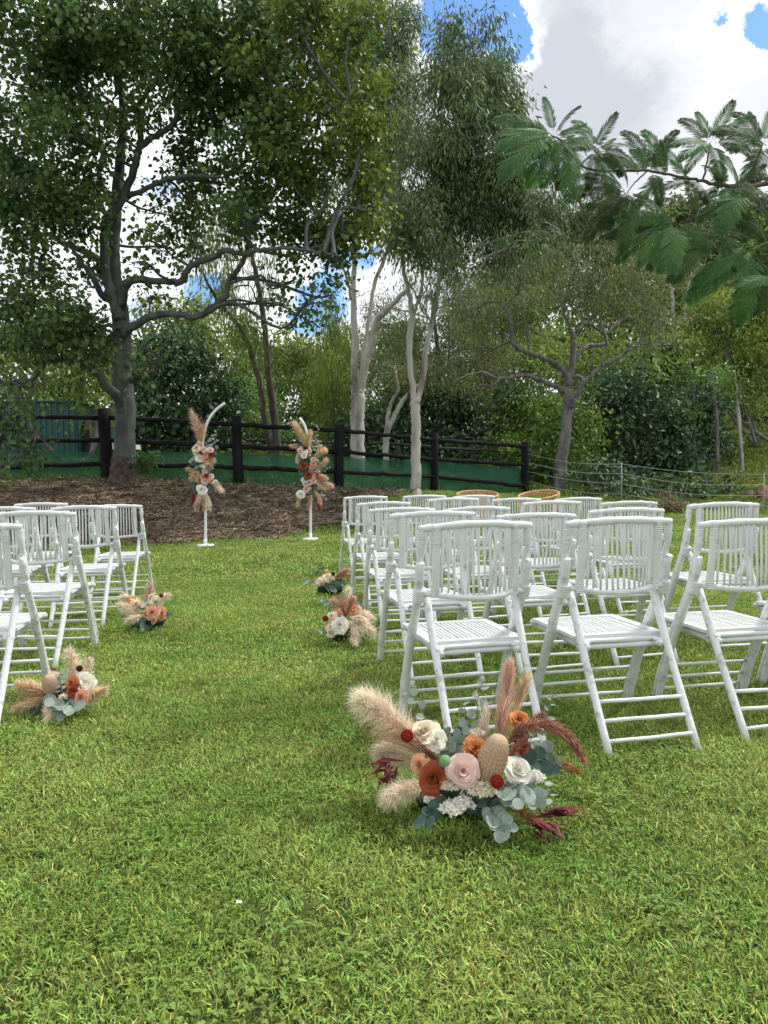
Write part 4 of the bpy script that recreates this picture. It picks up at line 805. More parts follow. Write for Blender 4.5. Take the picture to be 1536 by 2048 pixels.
FL = [ # rosette at the left tip
 (1106, 272, 992, 236, 1), (1106, 270, 1000, 298, 2), (1106, 270, 1030, 250, 0), (1108, 268, 1090, 196, 0), (1110, 270, 1158, 213, 1), (1108, 272, 1052, 350, 2), (1112, 275, 1028, 330, 3), (1112, 275, 1085, 372, 3), (1115, 275, 1150, 355, 2), (1110, 272, 1175, 262, 1), (1112, 275, 1215, 330, 2), (1110, 272, 1060, 310, 2), (1114, 276, 1120, 372, 3),
 # second rosette
 (1188, 300, 1232, 228, 0), (1190, 300, 1262, 292, 1), (1190, 302, 1150, 240, 1), (1192, 304, 1275, 340, 2), (1190, 302, 1176, 375, 3), (1192, 304, 1222, 390, 2), (1190, 300, 1128, 300, 1), (1195, 305, 1240, 350, 2),
 # middle
 (1255, 385, 1150, 392, 1), (1255, 385, 1165, 350, 1), (1258, 380, 1172, 476, 1), (1260, 388, 1218, 455, 2), (1262, 385, 1245, 500, 2), (1300, 342, 1250, 262, 1), (1300, 342, 1262, 300, 0), (1300, 342, 1352, 262, 1), (1302, 345, 1320, 410, 2), (1300, 342, 1222, 330, 1), (1330, 350, 1268, 420, 2), (1330, 350, 1290, 262, 1), (1335, 350, 1330, 300, 0),
 (1345, 450, 1235, 520, 1), (1345, 450, 1300, 535, 2), (1345, 450, 1352, 545, 2), (1345, 450, 1215, 470, 1), (1345, 448, 1275, 400, 1), (1348, 450, 1320, 540, 3), (1360, 445, 1410, 500, 2), (1352, 448, 1260, 440, 1), (1372, 358, 1312, 290, 1), (1372, 358, 1390, 425, 2), (1390, 360, 1320, 380, 2),
 # upper right rosettes
 (1420, 285, 1466, 204, 0), (1420, 285, 1362, 238, 1), (1420, 285, 1345, 290, 1), (1422, 286, 1505, 232, 1), (1422, 288, 1500, 300, 2), (1420, 288, 1440, 370, 2), (1420, 288, 1370, 345, 2), (1422, 286, 1395, 225, 0),
 (1525, 290, 1470, 225, 1), (1525, 290, 1550, 210, 0), (1525, 290, 1600, 250, 1), (1525, 292, 1462, 300, 1), (1525, 292, 1485, 365, 2), (1525, 294, 1575, 350, 2), (1525, 290, 1500, 225, 0), (1530, 292, 1440, 255, 1),
 (1447, 372, 1385, 405, 1), (1447, 372, 1470, 440, 2), (1450, 372, 1520, 410, 2), (1447, 372, 1410, 330, 1), (1480, 372, 1530, 330, 1), (1480, 375, 1400, 440, 2),
 (1425, 480, 1330, 520, 1), (1425, 480, 1345, 560, 1), (1427, 480, 1470, 540, 2), (1425, 478, 1360, 470, 1), (1430, 480, 1500, 470, 1),
 (1500, 500, 1395, 560, 1), (1500, 500, 1378, 600, 1), (1502, 502, 1480, 640, 2), (1502, 500, 1440, 520, 1), (1505, 500, 1560, 580, 2), (1500, 498, 1440, 440, 1), (1510, 498, 1570, 450, 1), (1504, 502, 1510, 620, 2), (1540, 486, 1470, 420, 1), (1540, 486, 1600, 520, 1), (1545, 486, 1530, 420, 1), (1560, 470, 1500, 400, 1), (1580, 480, 1540, 560, 2),
 (1560, 560, 1505, 625, 1), (1562, 560, 1500, 570, 1), (1565, 560, 1600, 640, 2)]
for (x0, y0, x1, y1, k) in FL:
    Yb = np.interp(x0, [1100, 1300, 1536], [4.2, 4.45, 4.6]); put_frond(x0, y0, x1, y1, Yb+RNG.uniform(-.12, .12), k, RNG.uniform(-.16, .12))
    if y1 > 250: put_frond(x0+RNG.uniform(-10, 10), y0+4, x0+(x1-x0)*RNG.uniform(.75, 1.05)+RNG.uniform(-40, 40), y0+(y1-y0)*RNG.uniform(.7, 1.0)+RNG.uniform(-24, 30), Yb+RNG.uniform(-.2, .3), min(2, k), RNG.uniform(-.2, .2))

mb = MB(); c = catmull([np.array(P(x, y, 4.3)) for x, y in ((1137, 322), (1139, 345), (1145, 372), (1155, 398), (1170, 418))], 5)
V = []; wd_ = np.interp(np.linspace(0, 1, len(c)), [0, .1, .8, 1], [.003, .014, .014, .002])
for p, w in zip(c, wd_): V += [(p[0]-w, p[1], p[2]), (p[0], p[1]-.004, p[2]), (p[0]+w, p[1], p[2]), (p[0], p[1]+.004, p[2])]
mb.add(V, [(4*i+k, 4*i+(k+1) % 4, 4*i+4+(k+1) % 4, 4*i+4+k) for i in range(len(c)-1) for k in range(4)]); mb.obj('seed_pod', M['pod_green'], fern)

#@@CHAIRS
# ------------------------------------------------------------------ white bamboo folding chairs
def cane(path, r, name, parent, sides=10, nodes=3, sub=4, mat_='paint', bump_=.12, taper=None, caps=True):
    bump_ *= 1.7
    "a bamboo cane: swollen joints, slight wander"
    c = catmull(path, sub) if len(path) > 2 else np.array([np.array(path[0])+(np.array(path[1])-np.array(path[0]))*t for t in np.linspace(0, 1, 9)])
    t = np.linspace(0, 1, len(c)); rr = np.full(len(c), r)
    if taper: rr = np.interp(t, [0, 1], [r, r*taper])
    for k in range(nodes):
        n0 = (k+RNG.uniform(.3, .7))/nodes; rr = rr*(1+bump_*np.exp(-((t-n0)/.035)**2))
    c = c+np.cumsum(RNG.normal(size=c.shape)*.0006, axis=0)
    mb = MB(); tube(mb, c, rr, sides, caps=caps, lump=.03); return mb.obj(name, M[mat_], parent)
def rings(name, a, b, r, n, parent):
    "wrapped cane binding: n turns between a and b"
    a = np.array(a, float); b = np.array(b, float); mb = MB(); L = np.linalg.norm(b-a); m = n*5
    t = np.linspace(0, 1, m+1); rr = r*(1+.09*np.cos(t*n*2*math.pi)+.02*RNG.normal(size=m+1)); c = a+(b-a)*t[:, None]; tube(mb, c, rr, 10, caps=True); return mb.obj(name, M['paint'], parent)
W2 = .23; HT = .875
def make_chair(seed):
    global RNG
    keep = RNG; RNG = np.random.default_rng(seed)
    t = thing('folding_chair', 'white bamboo folding chair', 'chair', (0, 0, 0), 'white bamboo folding chairs in two blocks')
    for s in (-1, 1):
        # slim full-length upright carrying the back, and the thicker cane strapped behind it
        cane([(s*W2, -.115, HT-.004), (s*W2, -.108, HT-.08), (s*W2, -.085, .745), (s*W2, -.03, .585), (s*W2, .075, .40), (s*(W2+.002), .19, .17), (s*W2, .262, -.01)], .0135, 'upright', t, nodes=4, mat_='paint_worn', taper=1.05)
        u = cane([(s*(W2+.004), -.112, .735), (s*(W2+.004), -.064, .60), (s*(W2+.003), .048, .40), (s*(W2+.003), .160, .17), (s*(W2+.002), .228, -.01)], .0175, 'strut', t, nodes=3, mat_='paint_worn', taper=.95)
        rings('binding', (s*W2, -.086, .625), (s*W2, -.063, .578), .0265, 5, t)
        cane([(s*(W2-.036), -.052, .592), (s*(W2-.040), -.19, .33), (s*(W2-.043), -.392, -.015)], .0165, 'rear_leg', t, nodes=2, mat_='paint_worn', taper=.92)
        rings('binding', (s*W2, -.114, HT-.010), (s*W2, -.106, HT-.075), .0168, 7, t)
    # backrest
    back = cane([(-W2-.012, -.115, HT), (-W2+.05, -.125, HT+.004), (-.10, -.141, HT+.012), (0, -.146, HT+.015), (.10, -.142, HT+.013), (W2-.05, -.126, HT+.006), (W2+.012, -.115, HT+.002)], .0150, 'top_rail', t, nodes=4)
    low = [(-W2+.01, -.092, .607), (-W2+.06, -.098, .603), (-.09, -.142, .594), (0, -.156, .590), (.09, -.142, .594), (W2-.06, -.098, .603), (W2-.01, -.092, .607)]
    cane(low, .0125, 'lower_rail', t, nodes=3)
    for s in (-1, 1):
        x = s*(W2-.058)
        cane([(x, -.130, HT-.002), (x, -.120, .74), (x, -.101, .600)], .0165, 'stile', t, nodes=1, bump_=.05, taper=1.0)
        rings('binding', (x, -.131, HT-.006), (x, -.126, HT-.060), .0185, 6, t); rings('binding', (x, -.103, .640), (x, -.100, .592), .0185, 5, t)
        rings('binding', (x-.014, -.131, HT+.003), (x+.014, -.133, HT+.005), .0168, 4, t)
    lc = catmull(low, 8); tc_ = catmull([(-W2+.05, -.125, HT+.004), (-.10, -.141, HT+.012), (0, -.146, HT+.015), (.10, -.142, HT+.013), (W2-.05, -.126, HT+.006)], 8)
    n = 13
    for k in range(n):
        x = -(W2-.084)+2*(W2-.084)*k/(n-1); xt = x*1.0
        a = (xt, float(np.interp(xt, tc_[:, 0], tc_[:, 1])), float(np.interp(xt, tc_[:, 0], tc_[:, 2]))-.008); b = (x, float(np.interp(x, lc[:, 0], lc[:, 1])), float(np.interp(x, lc[:, 0], lc[:, 2]))+.004)
        mid = ((a[0]+b[0])/2+RNG.normal()*.0015, (a[1]+b[1])/2+RNG.normal()*.002, (a[2]+b[2])/2)
        cane([a, mid, b], .0052, 'spindle', t, sides=6, nodes=1, sub=2, bump_=.1)
    # seat: flat frame, slats running front to back, two woven cross cords, round rails beneath
    zs = .405; x1 = .205; ya, yb = -.115, .315; fw = .040
    seat = MB(); box(seat, (0, ya+fw/2, zs), (2*x1, fw, .014)); st = seat.obj('seat', M['paint'], t, smooth=False)
    seat = MB(); box(seat, (0, yb-fw/2, zs), (2*x1, fw, .014)); seat.obj('front_board', M['paint'], st, smooth=False)
    for s in (-1, 1):
        q = MB(); box(q, (s*(x1-fw/2), (ya+yb)/2, zs+.0012), (fw, yb-ya-2*fw+.001, .014)); q.obj('side_board', M['paint'], st, smooth=False)
    n = 18; xs_ = np.linspace(-(x1-fw)+.009, (x1-fw)-.009, n); sm_ = MB(); box(sm_, (0, 0, 0), (.0098, yb-ya-2*fw+.03, .0065)); slat = sm_.mesh('slat', M['paint'], smooth=False)
    for x in xs_: link('slat', slat, st, Matrix.Translation((x+RNG.normal()*.0006, (ya+yb)/2, zs+.0005+RNG.normal()*.0006)) @ Matrix.Rotation(RNG.normal()*.004, 4, 'Z'))
    for yy in (ya+.145, yb-.145):
        cd_ = MB(); p = [(x, yy, zs+.0035+.0035*(1 if i % 2 else -1)) for i, x in enumerate(np.linspace(-x1+fw, x1-fw, 2*n+1))]; tube(cd_, p, .0022, 5); cd_.obj('cord', M['paint'], st)
    for s in (-1, 1): cane([(s*.168, -.165, zs-.034), (s*.168, .33, zs-.028)], .0155, 'seat_rail', t, nodes=2)
    cane([(-.196, -.118, zs-.018), (.196, -.118, zs-.018)], .0105, 'cross_bar', t, nodes=1, sides=8); cane([(-.205, .325, zs-.014), (.205, .325, zs-.014)], .013, 'cross_bar', t, nodes=2, sides=8)
    cane([(-.19, -.112, zs-.042), (.19, -.112, zs-.040)], .0125, 'cross_bar', t, nodes=2, sides=8)
    for s in (-1, 1): cane([(s*.150, -.135, zs-.022), (s*.195, -.172, zs-.012)], .0085, 'pivot_peg', t, nodes=0, sides=8)
    # ladder rungs between the rear legs and between the front uprights
    for z in (.050, .112, .176):
        y = -.392+(-.19+.392)*(z+.015)/.345; cane([(-(W2-.042), y, z+RNG.normal()*.003), (W2-.042, y, z+RNG.normal()*.003)], .0082, 'rung', t, sides=8, nodes=2)
        y = .262-(z+.01)*.40; cane([(-W2, y, z+.008), (W2, y, z+.008+RNG.normal()*.003)], .0078, 'rung', t, sides=8, nodes=2)
    RNG = keep; return t
def copy_tree(o, parent=None):
    c = o.copy(); COL.objects.link(c); c.parent = parent
    for ch in KIDS.get(o.name, []): copy_tree(ch, c)
    return c
protos = [make_chair(s) for s in (11, 12, 13)]
def kids_map():
    k = {}
    for o in bpy.data.objects:
        if o.parent: k.setdefault(o.parent.name, []).append(o)
    return k
KIDS = kids_map()
CH = [('A1', .349, 3.21, .225, 'nearest row, aisle end, right behind the largest flower arrangement'),
 ('A2', .957, 3.262, .21, 'nearest row of the right block, second from the aisle'),
 ('A3', 1.589, 3.46, .19, 'nearest row of the right block, third from the aisle'),
 ('A4', 2.21, 3.68, .19, 'at the right photo edge, only its seat corner and legs showing'),
 ('B1', .241, 4.255, .215, 'second row from the camera, right block, aisle end'), ('B2', .864, 4.50, .18, 'second row from the camera, right block, second from the aisle'),
 ('B3', 1.452, 4.70, .16, 'second row from the camera, right block, third from the aisle'), ('B4', 2.12, 4.87, .15, 'second row from the camera, right block, farthest from the aisle'),
 ('C1', .107, 5.58, .18, 'third row from the camera, right block, aisle end'), ('C2', .675, 5.70, .18, 'third row from the camera, right block, second from the aisle'), ('C3', 1.287, 6.0, .18, 'third row from the camera, right block, third from the aisle'), ('C4', 1.955, 6.2, .17, 'third row from the camera, right block, farthest from the aisle'),
 ('D1', -.032, 6.816, .23, 'fourth row from the camera, right block, aisle end'), ('D2', .60, 6.95, .21, 'fourth row from the camera, right block, second from the aisle'), ('D3', 1.22, 7.2, .21, 'fourth row from the camera, right block, third from the aisle'), ('D4', 1.85, 7.4, .20, 'fourth row from the camera, right block, farthest from the aisle'),
 ('E1', -.224, 8.32, .23, 'front row farthest from the camera, right block, aisle end'), ('E2', .42, 8.4, .22, 'front row farthest from the camera, right block, second from the aisle'), ('E3', .98, 8.55, .22, 'front row farthest from the camera, right block, third from the aisle'),
 ('L1', -1.923, 3.56, .13, 'left block, nearest row, its back cut by the left photo edge'), ('L2', -2.094, 4.613, .07, 'left block, second row from the camera, aisle end'), ('L3', -2.322, 5.915, .11, 'left block, third row from the camera, aisle end'), ('L4', -2.555, 7.3, .07, 'left block, farthest row, aisle end, against the mulch bank'),
 ('M2', -2.74, 4.72, .08, 'left block, second row, at the left photo edge'), ('M3', -2.95, 5.95, .06, 'left block, third row from the camera, second from the aisle'), ('M4', -3.20, 7.15, .07, 'left block, farthest row, second from the aisle'), ('N4', -3.84, 7.1, .06, 'left block, farthest row, a sliver at the left photo edge')]
for i, (nm_, x, y, a, lb) in enumerate(CH):
    src = protos[i % 3]; o = src if i < 3 else copy_tree(src)
    o.matrix_basis = Matrix.Translation((x, y, float(hgt(x, y)))) @ Matrix.Rotation(a, 4, 'Z'); o['label'] = 'white folding chair, '+lb
# two rattan tub seats beyond the rows
def rattan(x, y, Y, rx, lb, tilt, ty=.17):
    c = P(x, y, Y); gz = float(hgt(c.x, c.y)); r = rx*Y/FPX; t = thing('rattan_tub_chair', lb, 'chair', (c.x, c.y, gz), 'rattan tub chairs beyond the white rows'); h = c.z-gz
    a = np.linspace(0, 2*math.pi, 41); rim = np.stack([c.x+r*np.cos(a), c.y+r*np.sin(a), gz+h+tilt*r*np.cos(a)+ty*r*np.sin(a)], 1)
    for k, dz in enumerate((0, -.03, -.055)):
        mb = MB(); q = rim.copy(); q[:, 2] += dz; tube(mb, q, .017-.003*k, 8, caps=False); mb.obj('rim', M['rattan'], t)
    for k in range(34):
        b = a[0]+2*math.pi*k/34; p1 = (c.x+r*math.cos(b), c.y+r*math.sin(b), gz+h-.01+tilt*r*math.cos(b)+ty*r*math.sin(b)); p2 = (c.x+r*.86*math.cos(b), c.y+r*.86*math.sin(b), gz+h*.42)
        mb = MB(); tube(mb, [p1, ((p1[0]+p2[0])/2+.03*math.cos(b)*r, (p1[1]+p2[1])/2+.03*math.sin(b)*r, (p1[2]+p2[2])/2), p2], .007, 5); mb.obj('stave', M['rattan'], t)
    mb = MB(); q = np.stack([c.x+r*.88*np.cos(a), c.y+r*.88*np.sin(a), np.full(41, gz+h*.42)], 1); tube(mb, q, .018, 8, caps=False); mb.obj('seat_ring', M['rattan'], t)
    mb = MB(); V = [(c.x+rr*r*math.cos(b), c.y+rr*r*math.sin(b), gz+h*.42+dz) for rr, dz in ((.86, -.02), (.86, .03), (.5, .05)) for b in a[:-1]]+[(c.x, c.y, gz+h*.42+.052)]
    mb.add(V, [(k+40*j, (k+1) % 40+40*j, (k+1) % 40+40*j+40, k+40*j+40) for j in range(2) for k in range(40)]+[(80+k, 80+(k+1) % 40, 120) for k in range(40)]); mb.obj('seat', M['rattan'], t)
    for k in range(4):
        b = math.pi/4+k*math.pi/2; mb = MB(); tube(mb, [(c.x+r*.8*math.cos(b), c.y+r*.8*math.sin(b), gz+h*.42), (c.x+r*.86*math.cos(b), c.y+r*.86*math.sin(b), gz-.01)], .018, 8); mb.obj('leg', M['rattan'], t)
rattan(955, 989, 13.2, 41, 'left of two honey coloured rattan tub chairs, its rim level, beyond the white rows', 0)
rattan(1077, 990, 12.4, 40, 'round honey coloured rattan tub chair with its rim tilted, right of the two', .13)
#@@FLOWERS
# ------------------------------------------------------------------ flowers
def petal(th, r0, r1, z0, z1, a, curl, rag=0.0, nu=6, nv=5):
    V = []
    for j in range(nv+1):
        v = j/nv; aa = a*math.sin(math.pi*(.12+.50*v))
        for i in range(nu+1):
            u = -1+2*i/nu; r = r0+(r1-r0)*v**1.1+curl*v**5*(1+.5*u*u); z = z0+(z1-z0)*v**.8-curl*.9*v**6*(.5+.7*u*u)-.10*u*u*v*(z1-z0); r -= .16*(abs(u)**3.5)*v**4*r1; z += .03*math.sin(u*5+th*5)*v*v; r += .05*math.sin(u*4.2+th*3)*v**3*r1
            if rag: r += rag*RNG.normal()*v; z += rag*RNG.normal()*v
            V.append(((r)*math.cos(th+u*aa), (r)*math.sin(th+u*aa), z))
    F = [(j*(nu+1)+i, j*(nu+1)+i+1, (j+1)*(nu+1)+i+1, (j+1)*(nu+1)+i) for j in range(nv) for i in range(nu)]
    return V, F
RINGS = [(3, .02, .10, .0, .60, 1.6, .01), (3, .05, .19, -.02, .64, 1.5, .02), (4, .08, .29, -.05, .66, 1.25, .03), (5, .12, .42, -.1, .62, 1.05, .05), (5, .16, .58, -.15, .54, .95, .09), (5, .18, .74, -.2, .42, .85, .15), (5, .18, .86, -.25, .24, .80, .22), (4, .18, .92, -.3, .05, .72, .22)]
def rose_meshes(material, rag=0.0, full=True):
    "heart mesh plus outer petals as separate meshes"
    core = MB(); outer = []; ph = 0
    for k, (n, r0, r1, z0, z1, a, cu) in enumerate(RINGS):
        ph += .7
        for i in range(n):
            V, F = petal(ph+i*2*math.pi/n+RNG.normal()*.22, r0, r1*(1+.09*RNG.normal()), z0, z1*(1+.10*RNG.normal()), a*RNG.uniform(.85, 1.1), cu*RNG.uniform(.5, 1.6), rag)
            if k < 4 or not full: core.add(V, F)
            else:
                m = MB(); m.add(V, F); outer.append(m.mesh('petal', material))
    return core.mesh('rose', material), outer
ROSE_FULL = {}; ROSE_LOW = {}
def frame(n, roll=0.0):
    z = Vector(n).normalized(); x = Vector((0, 0, 1)).cross(z)
    if x.length < .05: x = Vector((1, 0, 0))
    x.normalize(); y = z.cross(x); return Matrix(((x.x, y.x, z.x, 0), (x.y, y.y, z.y, 0), (x.z, y.z, z.z, 0), (0, 0, 0, 1))) @ Matrix.Rotation(roll, 4, 'Z')
def rose(par, p, r, m, face, full=False, rag=0.0, name='rose', label=None):
    key = (m, rag > 0); tab = ROSE_FULL if full else ROSE_LOW
    if key not in tab or full: tab[key] = rose_meshes(M[m], rag, full)
    core, outer = tab[key]; mt = Matrix.Translation(p) @ frame(face, RNG.uniform(0, 6)) @ Matrix.Scale(r, 4)
    o = link(name, core, par, mt)
    if label: o['label'] = label
    for q in outer: link('petal', q, o, mt)
    return o
def plume(par, path, wid, n, m, fil=.2, name='plume', wf=.0011, spread=.75, droop=.15, t0=.0, label=None, ragged=.6):
    "feathery seed head: filaments leaving a curved stalk"
    path = np.array(path, float); c = catmull(path, 8); L = np.linalg.norm(np.diff(c, axis=0), axis=1).sum(); mb = MB(); tube(mb, c, np.linspace(.0016, .0006, len(c))*max(1, L/.35), 5, tint=(.8, .75, .7))
    t = RNG.uniform(t0, 1, n)**.85; idx = t*(len(c)-1); p = np.stack([np.interp(idx, range(len(c)), c[:, i]) for i in range(3)], 1)
    tg = unit(np.gradient(c, axis=0)); d0 = unit(np.stack([np.interp(idx, range(len(c)), tg[:, i]) for i in range(3)], 1))
    rd = rnd_unit(n); rd = unit(rd-d0*(rd*d0).sum(1, keepdims=True)); prof = np.sin(np.pi*np.clip(.18+.74*t, 0, 1))**.7
    ln = L*fil*RNG.uniform(.55, 1.2, n)*(.6+.6*prof); sp = (wid*prof/ (ln+1e-6))*RNG.uniform(.35, 1.25, n); sp = np.clip(sp, 0, spread*1.6)
    D = unit(d0+rd*sp[:, None]+RNG.normal(size=(n, 3))*ragged*.25); p1 = p+D*(ln*.55)[:, None]; p2 = p+unit(D+RNG.normal(size=(n, 3))*ragged*.5+np.array((0, 0, -droop)))*ln[:, None]
    s = unit(np.cross(D, rnd_unit(n)))*(wf*RNG.uniform(.6, 1.4, n))[:, None]
    V = np.stack([p-s*.6, p+s*.6, p1+s, p1-s, p2], 1).reshape(-1, 3); k = np.arange(n)*5+mb.n
    T = np.clip(1+.2*RNG.normal(size=(n, 1)), .5, 1.6)*np.array((1, 1, 1.)); mb.f += [(i, i+1, i+2, i+3) for i in k]+[(i+3, i+2, i+4) for i in k]
    mb.v.append(V); mb.t.append(np.repeat(T, 5, 0)); mb.n += len(V); o = mb.obj(name, M[m], par, smooth=False, tint=True)
    if label: o['label'] = label
    return o
def spray(par, base, tips, m, name='dried_grass', wf=.0009, hairs=26, hl=.012, label=None):
    "stiff dried grass: bare stalks that carry short hairs towards the tip"
    mb = MB(); base = np.array(base, float)
    for tp in tips:
        tp = np.array(tp, float); mid = (base+tp)/2+np.array((0, 0, .03*np.linalg.norm(tp-base))); c = catmull([base, mid, tp], 6); tube(mb, c, np.linspace(wf, wf*.5, len(c)), 3, caps=False, tint=(RNG.uniform(.7, 1.2),)*3)
        for k in range(hairs):
            f = RNG.uniform(.35, 1); q = np.array([np.interp(f*(len(c)-1), range(len(c)), c[:, i]) for i in range(3)]); d = unit((tp-base)[None])[0]+rnd_unit(1)[0]*.55; s = unit(np.cross(d, rnd_unit(1)[0])[None])[0]*wf*.6; t_ = RNG.uniform(.8, 1.6)
            mb.add([q-s, q+s, q+d*hl*RNG.uniform(.5, 1.3)], [(0, 1, 2)], (t_, t_, t_))
    o = mb.obj(name, M[m], par, smooth=False, tint=True)
    if label: o['label'] = label
def disc_leaf(mat_, asp=1.0, n=10):
    mb = MB(); V = [(0, .5, -.02)]
    for k in range(n):
        a = -math.pi/2+2*math.pi*k/n; x = .5*asp*math.cos(a); y = .5+.5*math.sin(a); V.append((x, y, .09*abs(x)/.5+.05*math.sin(a*2)))
    mb.add(V, [(0, 1+k, 1+(k+1) % n) for k in range(n)]); return mb.mesh('leaf', mat_)
DL = {('euc', 1.0): disc_leaf(M['euc']), ('euc', .6): disc_leaf(M['euc'], .6), ('euc_dark', 1.0): disc_leaf(M['euc_dark']), ('burgundy', .25): disc_leaf(M['burgundy'], .22, 8)}
def sprig(par, path, leaves_, size, m='euc', asp=1.0, label=None, rnd=.5):
    path = np.array(path, float); c = catmull(path, 6); mb = MB(); tube(mb, c, np.linspace(.0022, .001, len(c))*size/.04, 5); st = mb.obj('sprig', M['stem'] if m != 'burgundy' else M['burgundy'], par)
    if label: st['label'] = label
    for k in range(leaves_):
        f = (k+.6)/leaves_; q = np.array([np.interp(f*(len(c)-1), range(len(c)), c[:, i]) for i in range(3)]); tg = Vector(c[-1]-c[0]).normalized()
        side = (-1 if k % 2 else 1); out = Vector((0, -.55, .5)).cross(tg)*side
        yv = (tg*.45+out.normalized()*.9+Vector(RNG.normal(size=3)*rnd*.5)).normalized(); nv = Vector((0, -.8, .75))+Vector(RNG.normal(size=3)*rnd); xv = yv.cross(nv).normalized(); nv = xv.cross(yv)
        s = size*RNG.uniform(.75, 1.2)*(1-.25*f); link('leaf', DL[(m, asp)], st, Matrix(((xv.x*s, yv.x*s, nv.x*s, q[0]), (xv.y*s, yv.y*s, nv.y*s, q[1]), (xv.z*s, yv.z*s, nv.z*s, q[2]), (0, 0, 0, 1))))
    return st
BK = {}
def banksia(par, p, L, r, axis, m='banksia', name='banksia_cone', label=None):
    if m not in BK:
        mb = MB(); nu, nv = 40, 34; V = []
        for j in range(nv+1):
            v = j/nv; a = math.pi*v; rr = math.sin(a)**.55*(1-.22*v); z = -.5*math.cos(a)
            for i in range(nu): b = 2*math.pi*(i+.5*(j % 2))/nu; k = 1+(.07 if (i % 2) else -.05)*math.sin(a); V.append((.5*rr*k*math.cos(b), .5*rr*k*math.sin(b), z))
        mb.add(V, [(j*nu+i, j*nu+(i+1) % nu, (j+1)*nu+(i+1) % nu, (j+1)*nu+i) for j in range(nv) for i in range(nu)]); BK[m] = mb.mesh('banksia_cone', M[m], smooth=False)
    o = link(name, BK[m], par, Matrix.Translation(p) @ frame(axis) @ Matrix.Diagonal((r*2, r*2, L, 1)))
    if label: o['label'] = label
PD = {}
def pod(par, p, r, m, label=None):
    if m not in PD:
        bm = bmesh.new(); bmesh.ops.create_icosphere(bm, subdivisions=2, radius=1); bmesh.ops.dissolve_limit(bm, angle_limit=.01, verts=bm.verts, edges=bm.edges)
        bmesh.ops.inset_individual(bm, faces=bm.faces, thickness=.05, depth=-.16, use_even_offset=True); me = bpy.data.meshes.new('seed_pod'); bm.to_mesh(me); bm.free(); me.materials.append(M[m]); PD[m] = me
    o = link('seed_pod', PD[m], par, Matrix.Translation(p) @ Matrix.Rotation(.7, 4, 'X') @ Matrix.Scale(r, 4))
    if label: o['label'] = label
def filler(par, p, r, n, m='filler', size=.008, name='filler_flower', flat=.7):
    n = int(n); d = rnd_unit(n); d[:, 2] = np.abs(d[:, 2])*.9; rad = RNG.uniform(.6, 1.0, (n, 1)); C0 = np.array(p)+d*rad*r*np.array((1, 1, flat)); k = 5
    C = np.repeat(C0, k, 0); D0 = np.repeat(unit(d+np.array((0, -.3, .3))), k, 0); D = D0*.35+rnd_unit(n*k); L = size*RNG.uniform(.7, 1.3, n*k)
    V = leaf_arrays(C, D, D0, L, L*.5); T = np.clip(np.tile(1+.12*RNG.normal(size=(n*k, 1)), (1, 3)), .6, 1.3); o = link(name, leaf_mesh(name, V, T, M[m]), par)
    mb = MB()
    o['kind'] = 'stuff'; return o
FACE = Vector((0, -.75, .62))
def ribbonleaf(par, a, b, w, m='burgundy'):
    a = np.array(a, float); b = np.array(b, float); d = b-a; s = unit(np.cross(d, np.array((0, -.4, 1.)))[None])[0]*w; mid = (a+b)/2+np.array((0, 0, .012))+RNG.normal(size=3)*.006
    mb = MB(); up = np.array((0, 0, .003)); mb.add([a-s*.2, a+s*.2, mid+s+up, mid-s-up, b], [(0, 1, 2, 3), (3, 2, 4)]); mb.obj('dried_leaf', M[m], par)

# --- the large arrangement beside the first chair
Yc = 2.38
cen = P(930, 1590, Yc); gz = float(hgt(cen.x, Yc))
Ar = thing('floral_arrangement', 'largest ground flower arrangement, with big pampas plumes, roses and banksia cone, in the foreground', 'flower arrangement', (cen.x, Yc, gz), 'ground flower arrangements along the aisle')
def Q(x, y, dy=0.0): return np.array(P(x, y, Yc+dy))
bm = bmesh.new(); bmesh.ops.create_icosphere(bm, subdivisions=2, radius=1); me = bpy.data.meshes.new('floral_base'); bm.to_mesh(me); bm.free(); me.materials.append(M['foam']); FOAM = me
link('floral_base', FOAM, Ar, Matrix.Translation(Vector((cen.x+.005, Yc+.06, gz+.045))) @ Matrix.Diagonal((.17, .10, .075, 1)))
plume(Ar, [Q(858, 1510, .05), Q(815, 1470, .08), Q(770, 1428, .10), Q(735, 1405, .10)], .090, 2400, 'pampas', fil=.36, label='largest cream pampas plume reaching to the upper left')
plume(Ar, [Q(850, 1535, .06), Q(812, 1515, .09), Q(785, 1504, .12), Q(770, 1503, .13)], .062, 1600, 'pampas', fil=.42, droop=.5)
plume(Ar, [Q(862, 1572, -.04), Q(828, 1575, -.06), Q(800, 1583, -.08), Q(782, 1594, -.10)], .048, 1500, 'pampas', fil=.42, droop=.3)
plume(Ar, [Q(868, 1500, .09), Q(830, 1490, .13), Q(800, 1475, .15)], .05, 700, 'pampas', fil=.4)
plume(Ar, [Q(995, 1490, .06), Q(1002, 1440, .08), Q(1012, 1390, .10), Q(1018, 1345, .10)], .036, 2000, 'pampas_pink', fil=.30, ragged=.15, spread=.35, droop=-.1, label='upright pinkish plume behind the banksia cone')
plume(Ar, [Q(1005, 1490, .08), Q(1022, 1440, .12), Q(1038, 1400, .13), Q(1050, 1366, .13)], .03, 500, 'pampas_tan', fil=.3, ragged=.25, droop=-.1)
plume(Ar, [Q(968, 1490, .05), Q(966, 1465, .07), Q(972, 1420, .08)], .022, 420, 'pampas', fil=.35, ragged=.2, droop=-.1)
spray(Ar, Q(972, 1490, .03), [Q(950+RNG.uniform(0, 40), 1375+RNG.uniform(0, 50), .05+RNG.uniform(-.03, .03)) for _ in range(14)], 'pampas', hairs=18)
